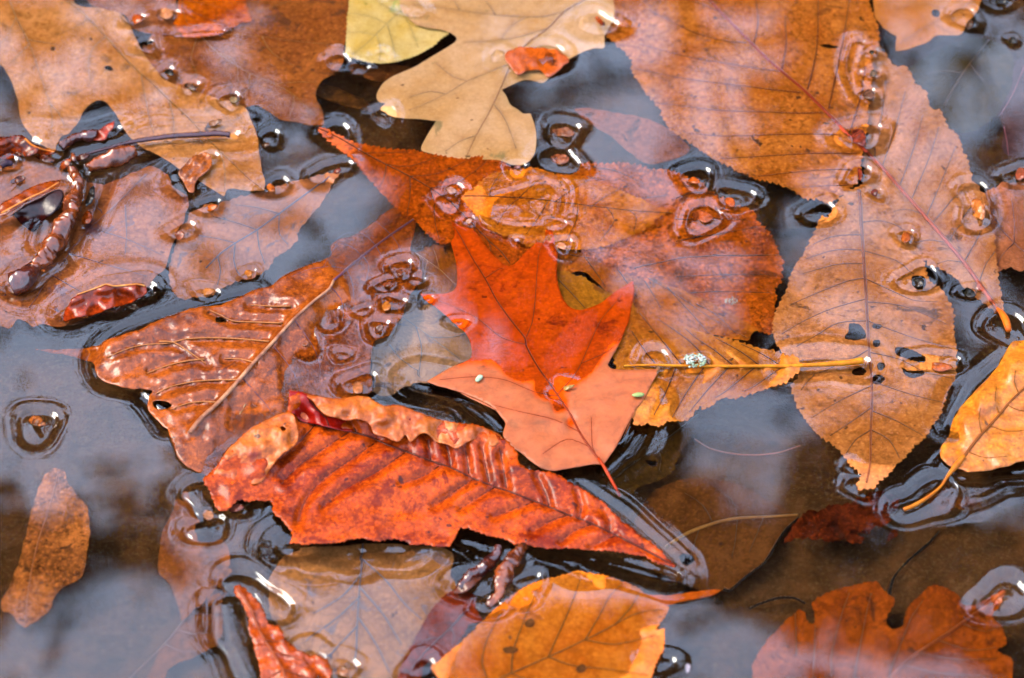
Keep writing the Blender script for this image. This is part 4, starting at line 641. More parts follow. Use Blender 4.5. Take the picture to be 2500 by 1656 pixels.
# ------------------------------------------------------------------ the big curled leaf
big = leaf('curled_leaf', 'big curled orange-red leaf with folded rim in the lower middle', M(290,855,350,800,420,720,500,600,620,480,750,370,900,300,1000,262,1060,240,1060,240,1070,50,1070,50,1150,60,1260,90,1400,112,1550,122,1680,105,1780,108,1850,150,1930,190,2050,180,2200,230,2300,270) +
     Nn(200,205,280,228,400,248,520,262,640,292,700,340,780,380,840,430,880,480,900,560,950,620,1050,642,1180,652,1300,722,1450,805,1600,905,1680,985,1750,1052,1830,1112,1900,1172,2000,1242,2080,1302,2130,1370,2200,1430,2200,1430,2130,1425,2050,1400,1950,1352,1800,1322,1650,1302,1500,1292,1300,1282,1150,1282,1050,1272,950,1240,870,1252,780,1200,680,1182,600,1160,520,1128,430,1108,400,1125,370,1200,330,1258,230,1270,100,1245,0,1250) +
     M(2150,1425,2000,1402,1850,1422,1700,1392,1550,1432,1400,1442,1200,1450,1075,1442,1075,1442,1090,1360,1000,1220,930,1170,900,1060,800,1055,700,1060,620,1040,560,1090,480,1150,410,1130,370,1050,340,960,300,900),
     leaf_mat('d45c10', '943006', spot='3c1a18', spots=.4, blotch=.5, blotch_c='701404', mottle=.6, rough=.24, bump=.2, stain_shade_c='541008', gloss=.12), power=1.6,
     ctrl=[(M(1100,80)[0], 7), (M(1180,330)[0], 2.0), (M(1500,110)[0], 7), (M(1800,120)[0], 6.5), (M(2150,220)[0], 6), (Nn(400,260)[0], 5.0), (Nn(700,360)[0], 3.8), (Nn(880,520)[0], 2.8), (Nn(1200,670)[0], 2.0), (M(1500,400)[0], 2.2), (M(1950,540)[0], 1.8), (Nn(300,600)[0], 1.6), (Nn(700,770)[0], 1.2), (Nn(1100,920)[0], 1.0), (Nn(1600,1110)[0], 1.4), (Nn(2100,1380)[0], .9), (Nn(1750,1070)[0], 1.0),
           (M(1300,700)[0], 1.8), (M(1000,900)[0], 1.0), (M(1700,800)[0], 1.6), (M(1100,1250)[0], 1.0), (M(1100,1430)[0], 1.2), (M(1500,1200)[0], 1.1), (M(1700,1370)[0], 1.0), (M(2150,1250)[0], -.3), (M(2200,1420)[0], -.35), (Nn(200,1220)[0], -.4), (Nn(350,1050)[0], .4), (Nn(600,1140)[0], .8), (Nn(750,1150)[0], .4), (Nn(1000,1150)[0], .7), (Nn(1500,1270)[0], .5),
           (M(300,860)[0], 1.6), (M(500,620)[0], 4.0), (M(750,390)[0], 5.0), (M(1000,280)[0], 5.2), (M(800,700)[0], 3.5), (M(400,1050)[0], .3), (M(700,1030)[0], .6), (M(550,900)[0], 1.6), (M(930,1000)[0], .2), (M(960,830)[0], .4)],
     wave=.12, wave_lam=60, stains_shade=[(Nn(700, 560)[0], 45, .8), (Nn(730, 720)[0], 50, 1.0), (Nn(1000, 780)[0], 60, 1.0), (Nn(1130, 830)[0], 50, .9), (M(1300, 900)[0], 60, .5), (M(1100, 1050)[0], 50, .6), (M(1900, 620)[0], 40, .6), (Nn(1380, 1060)[0], 30, .6), (M(1230, 600)[0], 40, .7), (Nn(880, 620)[0], 40, .9), (M(450, 1000)[0], 70, .8), (M(1000, 860)[0], 70, .8), (M(1080, 1000)[0], 60, .8), (M(1250, 700)[0], 50, .8), (M(1050, 1150)[0], 50, .8), (M(1400, 760)[0], 40, .6), (M(1230, 520)[0], 50, .8), (Nn(120, 420)[0], 50, .5), (M(700, 1000)[0], 50, .5)],  # left patches paint fold shade into the colour; the rest are real staining
     teeth=4, tooth_len=14, rough=1.8, rib=('5a2414', None), rib_r=(.32, .3), rib_z=.08, vein_r=(.2, .08), vein_c='6a2812', ridge=-.35, pucker=1.0, thick=.14, step=6,
     midrib=M(1150,325,1300,362,1500,402,1650,432,1800,472,1950,540,2150,612,2352,690) + Nn(330,610,520,702,700,772,850,822,1000,880,1130,930,1300,1000,1500,1075,1700,1172,1900,1272,2150,1405),
     veins=[M(1600,440,1350,600,1150,740,1000,900), M(1860,520,1600,700,1350,880,1200,1080,1150,1250), M(2120,620,1850,800,1550,960,1350,1130), M(1300,370,1200,480,1100,580,980,680)] + [Nn(240,605,100,690,-60,740), Nn(520,715,400,790,270,885,150,960), Nn(700,782,560,860,400,965), Nn(1020,902,850,960,700,1015), Nn(1300,1010,1150,1060,1020,1140), Nn(1500,1085,1350,1140,1250,1230), Nn(1700,1180,1580,1220,1500,1270), Nn(175,565,150,400,110,300), Nn(340,605,310,450,290,380), Nn(490,665,470,520,455,430), Nn(655,735,620,560,600,430), Nn(800,790,770,600,740,450), Nn(1150,930,1120,820,1050,680), Nn(1400,1030,1420,930,1380,800), Nn(1650,1140,1650,1060,1600,960)] + [M(1430,375,1400,300,1310,200,1250,120), M(1680,430,1640,360,1600,300)])
rimm = leaf_mat('de8234', 'b8581e', spots=.15, blotch=.25, blotch_c='c05c28', mottle=.35, rough=.4, trans=.25)
leaf('x', 'curled rim', M(1200,72,1270,92,1400,112,1550,122,1680,105,1780,108,1850,150,1930,190,2050,180,2200,230,2300,270) + Nn(200,205,280,228,400,248,520,262,640,292,740,345,800,400,740,400,680,440,600,380,480,400,390,450,300,420,220,400,150,330) + M(2250,450,2170,520,2130,450,2060,520,1960,480,1850,440,1780,340,1680,310,1600,320,1500,300,1400,270,1330,215,1270,140),
     rimm, power=1.6, ctrl=[(M(1300,100)[0], 8.2), (M(1500,115)[0], 8.4), (M(1800,110)[0], 8.0), (M(2100,200)[0], 7.2), (Nn(400,250)[0], 6.2), (Nn(700,340)[0], 4.8), (M(1400,200)[0], 8.8), (M(1600,210)[0], 9.2), (M(1900,280)[0], 8.6), (M(2250,340)[0], 7.4), (Nn(500,310)[0], 6.2), (M(1600,290)[0], 7.6), (M(1900,420)[0], 6.2), (M(2150,470)[0], 5.6), (Nn(300,395)[0], 4.8), (Nn(600,380)[0], 4.2)],
     wave=.35, wave_lam=48, rough=1.5, rib=None, parent=big, part='curled_rim', thick=.2, step=5)
leaf('x', 'folded lobe', M(285,860,350,800,420,720,500,600,620,480,750,370,900,300,1000,262,1065,245,1115,280,1140,380,1145,500,1080,575,1000,630,950,690,880,780,830,870,740,900,640,870,540,880,450,900,380,930,330,920),
     leaf_mat('dc7c2c', 'b8521a', spots=.2, blotch=.25, blotch_c='a03c14', mottle=.5, rough=.4, trans=.25, stain_shade_c='9a1c06'), power=1.6, ctrl=[(M(300,860)[0], 2.4), (M(500,620)[0], 5.0), (M(750,390)[0], 6.4), (M(1000,280)[0], 7.0), (M(1120,330)[0], 7.0), (M(1130,500)[0], 5.4), (M(950,660)[0], 4.6), (M(850,500)[0], 7.0), (M(800,740)[0], 4.0), (M(500,780)[0], 3.4), (M(830,860)[0], 2.2), (M(640,870)[0], 2.0), (M(450,900)[0], 1.6), (M(700,560)[0], 6.2), (M(1000,450)[0], 7.2)],
     wave=.35, wave_lam=50, rough=1.8, rib=None, stains_shade=[(M(730,640)[0], 30, .9), (M(620,800)[0], 40, 1.0), (M(480,850)[0], 30, .9), (M(780,820)[0], 26, 1.0)], parent=big, part='folded_lobe', thick=.2, step=5, holes=[M(985,380,1010,372,1042,395,1020,420,992,405)])  # patches grade the lobe to dark red along its lower side
leaf('x', 'corner', M(1070,50,1070,50,1150,60,1230,80,1262,150,1310,220,1400,290,1450,290,1530,300,1600,340,1645,420,1500,400,1350,365,1180,330,1120,270,1060,230), leaf_mat('cc2008', 'b01a06', spots=.15, blotch=.2, blotch_c='8a1408', mottle=.3, trans=.5), power=1.6,
     ctrl=[(M(1080,60)[0], 8.2), (M(1230,80)[0], 8.0), (M(1200,320)[0], 2.6), (M(1060,230)[0], 5.5), (M(1450,300)[0], 4.6), (M(1620,410)[0], 2.6), (M(1300,210)[0], 6)], wave=.2, wave_lam=60, rib=('5a1810', None), veins=[M(1430,372,1400,300,1310,215,1250,130)], vein_r=(.14, .08), parent=big, part='red_corner', thick=.14, step=5)

# ------------------------------------------------------------------ bottom
leaf('elm_leaf', 'pale submerged leaf under sky glare below the curled orange leaf', I(-380,850,-400,1000,-350,1200,-250,1400,-100,1560,100,1760,500,1760,560,1450,620,1300,700,1180,780,1060,860,960,830,850,860,740,800,680,600,650,300,640,0,650,-250,700), leaf_mat('b8845c', '9c6c4c', spots=.12, blotch=.4, blotch_c='7c6868', mottle=.4), z=-5, wave=.4, rough=2, rib=('6e5c5c', None), midrib=I(240,640,235,780,215,950,200,1200,190,1500), veins=[I(230,850,100,1000,-100,1120), I(225,1000,50,1160,-150,1300), I(240,750,400,900,520,1050,640,1160), I(225,950,380,1130,500,1330), I(210,1150,330,1330,420,1520), I(205,1200,60,1350,-60,1450)], rib_r=(.2, .2), vein_r=(.18, .1))
leaf('willow_leaf', 'narrow dark red leaf slanting down beside the golden orange leaf', I(860,960,800,990,760,1030,700,1100,650,1180,600,1280,540,1400,480,1510,450,1620,460,1700,560,1660,650,1480,790,1420,900,1300,960,1200,1050,1170,1010,1100,1000,990,930,960), leaf_mat('983c22', '742c22', spots=.15, blotch=.3, mottle=.5), z=-3.0, wave=.3, rough=2, teeth=3, midrib=I(960,1080,860,1190,760,1290,640,1400,560,1500), rib=('5e2a28', None), rib_r=(.25, .2), veins=[I(860,1190,800,1180,720,1200), I(760,1290,690,1290,620,1330), I(840,1220,860,1280,850,1330)])
leaf('elm_leaf', 'golden orange leaf with brown spots cut by the bottom edge', I(560,1780,640,1600,700,1490,760,1440,800,1400,850,1360,940,1280,1050,1170,1150,1080,1250,1000,1350,930,1480,882,1560,870,1650,842,1720,830,1800,846,1900,862,2000,900,2080,935,2200,1010,2320,1080,2310,1110,2260,1180,2230,1230,2290,1220,2290,1220,2285,1350,2240,1450,2200,1560,2180,1780),
     leaf_mat('ec923e', 'd06c20', spot='8a5a3c', spots=.12, blotch=.25, blotch_c='c06018', mottle=.35), ctrl=[(I(1750,850)[0], -.6), (I(1250,1050)[0], -.5), (I(2250,1080)[0], -2.6), (I(1600,1300)[0], -1.4), (I(900,1500)[0], -.8), (I(2270,1280)[0], .9), (I(2220,1480)[0], .9), (I(2000,1350)[0], -.9), (I(1200,1700)[0], -1.2), (I(780,1450)[0], .2)], wave=.15, teeth=4, tooth_len=12, rough=1.5, rib=('9a5c24', None), rib_r=(.28, .14), vein_r=(.18, .08), vein_c='a8601c', pucker=.4,
     midrib=I(1060,1620,1150,1570,1400,1460,1600,1370,1850,1250,2100,1120,2280,1090), veins=[I(1500,1415,1560,1280,1640,1100,1720,880), I(1750,1300,1850,1130,1920,1000,2000,920), I(1250,1530,1260,1380,1330,1180,1420,960), I(1950,1200,2060,1080,2120,980), I(1500,1415,1650,1470,1900,1500,2180,1540), I(1750,1300,1950,1330,2220,1270), I(1100,1600,1050,1450,1090,1280,1180,1120), I(1250,1530,1500,1620,1700,1700)],
     holes=[])
for pts in (I(1335,1190,1350,1165,1390,1150,1410,1185,1390,1215,1350,1215), I(1190,1360,1240,1340,1295,1360,1270,1390,1210,1390), I(1690,1490,1730,1460,1760,1490,1740,1520,1700,1520)):
    leaf('x', 'spot' + str(pts[0][0]), pts, leaf_mat('8a5c40', '6e4a3c', spots=.1, blotch=.1, mottle=.3), z=-.3, wave=0, rib=None, parent=LEAVES['golden orange leaf with brown spots cut by the bottom edge'], part='spot', step=5)
leaf('leaf_fragment', 'curled orange leaf crest rising from a hollow at the bottom, left of middle', H(1590,960,1600,935,1640,928,1720,1000,1780,1070,1800,1130,1830,1190,1900,1210,1950,1300,2050,1380,2200,1420,2245,1465,2250,1530,2200,1640,1790,1700,1770,1500,1740,1400,1700,1250,1690,1150,1650,1060,1600,990),
     leaf_mat('c85c22', '9a3c18', spots=.2, blotch=.35, blotch_c='7a3430', mottle=.6, rough=.24), power=1.6, ctrl=[(H(1620,950)[0], 1.6), (H(1720,1060)[0], 1.4), (H(1760,1180)[0], .6), (H(1830,1220)[0], -.2), (H(1740,1320)[0], 1.6), (H(1850,1400)[0], .6), (H(1900,1550)[0], 1.2), (H(2050,1450)[0], .8), (H(2200,1500)[0], -.2), (H(2100,1640)[0], -.4), (H(1790,1640)[0], .8)], wave=.4, wave_lam=40, rough=2, teeth=4, rib=('a04a28', None), rib_r=(.35, .3), vein_r=(.22, .1), vein_c='a84a24', ridge=.3, pucker=.5, thick=.14, step=5,
     midrib=H(1610,950,1700,1080,1760,1230,1850,1380,1920,1500,1960,1640), veins=[H(1850,1380,1950,1400,2100,1460), H(1800,1300,1860,1310,1930,1300), H(1920,1500,1850,1540,1790,1600), H(1920,1500,2050,1540,2180,1580)], cat='leaf')
leaf('leaf_fragment', 'thin orange leaf tip pointing right above the golden orange leaf', J(310,960,310,960,250,957,100,975,-50,998,-250,1000,-300,1080,-100,1082,0,1047,150,1020,270,990), leaf_mat('e07028', 'b85820', spots=.1, blotch=.2, mottle=.4), ctrl=[(J(310,960)[0], -3), (J(100,1000)[0], -3), (J(-200,1040)[0], -5)], wave=.2, rough=1.2, rib=None, cat='leaf')
leaf('sunken_leaf', 'dim pinkish leaf deep between the horizontal orange leaf and the huge speckled leaf', B(1680,740,1830,870,1930,930,1990,990,2080,1060,2160,1110,2300,1100,2460,1030,2400,940,2367,900,2200,820,1950,760), leaf_mat('a05c48', '7e4a40', spots=.1, blotch=.2), z=-8, wave=.3, rough=2.5, rib=None)

# ------------------------------------------------------------------ bark scraps, sticks and curls on the left
dk = rib_mat('5a2c2c', '3a1c24', .22, spec=.35); wd = rib_mat('a04814', '3c160e', .22, spec=.4); wd2 = rib_mat('6e2c16', '2c1214', .18, spec=.45)
stick('stick', 'straight dark purple-brown stick floating below the large tan oak leaf', A(1562,918,1480,908,1400,912,1150,928,900,965,750,1005,560,1055), (.7, .8, .7, .4, -.2), (.9, .8, .75, .7, .5, .3), dk, .05)
stick('bark_scrap', 'lumpy orange-brown twisted bark strip running down at the left', A(505,1150,520,1250,500,1380,460,1500) + D(400,190,350,280,300,370,230,440), (.6, 1.2, 1.4, 1.2, 1.0, .6), (1.5, 1.9, 2.2, 2.6, 2.7, 2.4, 2.2), wd, .24, 'bark')
stick('bark_scrap', 'round-ended brown bark knob below the twisted strip at the left edge', D(230,430,190,480,140,520,80,550), (.3, .8, .9, .4), (2.0, 2.6, 3.2, 2.6), wd2, .12, 'bark')
stick('bark_scrap', 'short brown bark roll pointing right beside the twisted strip', A(600,1150,680,1110,780,1070,870,1040,925,1025), (.2, .8, 1.0, .7), (1.2, 1.8, 2.3, 2.2, 1.4), wd, .16, 'bark')
stick('bark_scrap', 'row of small purple-brown lumps under the dark notch of the tan oak leaf', A(410,1000,470,960,540,930,600,925,660,900), (.3, .6, .7, .8), (1.0, 1.5, 1.3, 1.5, .8), wd2, .25, 'bark')
stick('bark_scrap', 'little orange knob in the middle of the bark scraps', A(495,1050,500,1075,510,1100), (.4, .9, .5), (.5, .8, .6), wd, .1, 'bark')
stick('bark_scrap', 'dark rounded lump near the left edge above the long bark rim', A(10,1130,45,1110,85,1115), (.2, .6, .2), (.8, 1.2, .7), rib_mat('4a3440', '2a2028', .2), .1, 'bark')
leaf('leaf_fragment', 'small upright red leaf tip in the dark notch of the tan oak leaf', A(775,825,775,825,770,870,740,900,715,950,670,955,620,945,600,910,660,890,710,860), leaf_mat('c03810', '8a2c10', spots=.2, blotch=.3), ctrl=[(A(775,825)[0], 2.6), (A(700,890)[0], 1.6), (A(650,940)[0], .2)], wave=.1, rough=1.2, rib=None, thick=.15, step=4, cat='leaf tip')
leaf('leaf_fragment', 'dark curled leaf rim with orange patches at the left edge', A(-70,935,60,928,150,925,200,955,240,985,290,1005,340,1018,385,1025,385,1025,370,1045,320,1055,250,1045,180,1060,60,1075,-70,1080), leaf_mat('9a3c10', '4c1c10', spots=.2, blotch=.45, blotch_c='2c1418', mottle=.7, rough=.22), ctrl=[(A(0,935)[0], 2.4), (A(160,935)[0], 2.2), (A(240,1000)[0], 1.5), (A(370,1030)[0], .7), (A(100,1060)[0], -.6), (A(300,1050)[0], -.3), (A(0,1070)[0], -.6)], wave=.2, wave_lam=30, rough=1.5, rib=('e07828', None), midrib=A(170,945,215,985,270,1010,370,1032), rib_r=(.4, .2), thick=.25, step=4.5, cat='leaf')
leaf('leaf_fragment', 'folded leaf with bright orange edge over a dark hollow at the left edge', A(-20,1430,-10,1395,60,1360,140,1310,240,1262,340,1232,412,1228,412,1228,400,1260,330,1300,250,1340,150,1390,70,1440,0,1470), leaf_mat('b0521e', '6a2814', spots=.2, blotch=.4, rough=.22), ctrl=[(A(0,1400)[0], 2.2), (A(200,1290)[0], 3.0), (A(400,1235)[0], 1.6), (A(100,1410)[0], 3.2), (A(280,1320)[0], 3.0)], wave=.15, wave_lam=30, rough=1.2, rib=('e0843c', None), midrib=A(10,1450,100,1400,200,1345,300,1300,400,1240), rib_r=(.35, .25), thick=.25, step=4.5, cat='leaf')
leaf('leaf_fragment', 'deep red-black curled leaf back in the hollow at the left edge', A(60,1480,150,1410,260,1350,380,1290,430,1300,410,1380,360,1450) + D(310,90,230,180,150,130,90,70), leaf_mat('3a140c', '200a06', spots=.1, blotch=.2, rough=.3, trans=.05), ctrl=[(A(150,1420)[0], 2.2), (A(400,1300)[0], 2.0), (D(230,160)[0], -.7), (D(150,90)[0], -.2)], wave=.1, rib=None, thick=.2, step=5, cat='leaf')
leaf('leaf_fragment', 'small heap of wet brown leaf bits between the stick and the hazy leaf', A(1215,1190,1250,1130,1300,1075,1380,1040,1430,1060,1440,1120,1400,1180,1340,1200,1325,1260,1310,1310,1275,1300,1250,1240), leaf_mat('b86a3c', '7e4434', spots=.25, blotch=.4, rough=.2), ctrl=[(A(1300,1100)[0], .8), (A(1400,1080)[0], .5), (A(1290,1260)[0], .9), (A(1350,1150)[0], 1.0)], wave=.35, wave_lam=26, rough=2.5, rib=None, thick=.2, step=4, cat='leaf bits')
stick('stick', 'lumpy reddish twig stub left of the pair below the curled leaf', I(1175,675,1100,765,1030,830,950,890,890,945), (.5, .9, 1.0, .6, .2), (1.1, 1.4, 1.6, 1.8, 1.2), wd2, .24)
stick('stick', 'lumpy orange twig stub right of the pair below the curled leaf', I(1340,645,1270,730,1220,820,1190,900,1150,990,1100,1070), (.6, .9, 1.2, 1.0, .4, -.6), (1.1, 1.6, 2.2, 2.1, 1.4, .8), wd, .24)
leaf('seed_scale', 'smooth dark brown scale beside the left twig stub', I(850,970,880,930,940,850,1000,815,1050,830,1040,880,980,940,900,985), leaf_mat('6e3a30', '52281f', spots=.1, blotch=.2, rough=.2), ctrl=[(I(950,890)[0], 1.3), (I(860,970)[0], .1), (I(1040,840)[0], .4)], wave=.1, rib=None, thick=.3, step=4, cat='scale')
stick('twig', 'thin reddish arched twig under the sky glare right of centre', F(1606,1015,1640,1036,1690,1048,1740,1052,1800,1046,1850,1030), (-5, -4, -3.5, -4, -5), (.15, .2, .2, .15), rib_mat('a8583c'), .05, sides=6)
stick('twig', 'long thin dark twig curving over the mud from the yellow midrib', J(835,468,750,545,690,630,650,700,600,775,520,835,440,900,370,962,325,955), (-14, -13.5, -13.5, -14), (.28, .3, .4, .3, .35, .5), rib_mat('2a1c12', '3a2a1a'), .12, sides=7)
stick('twig', 'faint dark curved twig sunk left of the brick brown leaf', J(500,1090,560,1060,640,1030,720,1012,800,1015,880,1050), (-19, -18.5, -19), (.3, .4, .3), rib_mat('241a10'), .2, sides=6)
stick('twig', 'faint dark twig fallen across the mud above the notched leaf', J(1450,990,1480,880,1560,780,1650,700,1740,620,1790,560), (-19, -18.5, -18.5, -19), (.5, .3, .35, .3, .2), rib_mat('241c12'), .2, sides=6)
stick('twig', 'dark split twig in the bottom left mud', H(1460,1290,1360,1380,1240,1440,1140,1510,1060,1600), (-16, -16, -17), (.25, .3, .3), rib_mat('1e1610'), .15, sides=6)

# ------------------------------------------------------------------ small bits that poke through the water
def bit(label, c, a, b, rot, h, c1, c2, name='leaf_bit', cat='leaf bit', sink=.7, g=None):
    cx, cy_ = c[0]; rr = np.random.default_rng(sum(map(ord, label))); k = 9; pts = []
    for i in range(k):
        t = 2*math.pi*i/k; x = a*math.cos(t)*(1+rr.normal(0, .13)); y = b*math.sin(t)*(1+rr.normal(0, .13))
        pts.append((cx + x*math.cos(rot) - y*math.sin(rot), cy_ + x*math.sin(rot) + y*math.cos(rot)))
    e = (cx + a*.7*math.cos(rot), cy_ + a*.7*math.sin(rot)); e2 = (cx - a*.8*math.cos(rot), cy_ - a*.8*math.sin(rot))
    leaf(name, label, pts, leaf_mat(c1, c2, spots=.2, blotch=.3, rough=.22, mottle=.6), ctrl=[((cx, cy_), h*.7), (e, h), (e2, -sink)], wave=.12, wave_lam=14, rough=1, rib=None, thick=.25, step=3.2, cat=cat, group=g)
R = math.radians
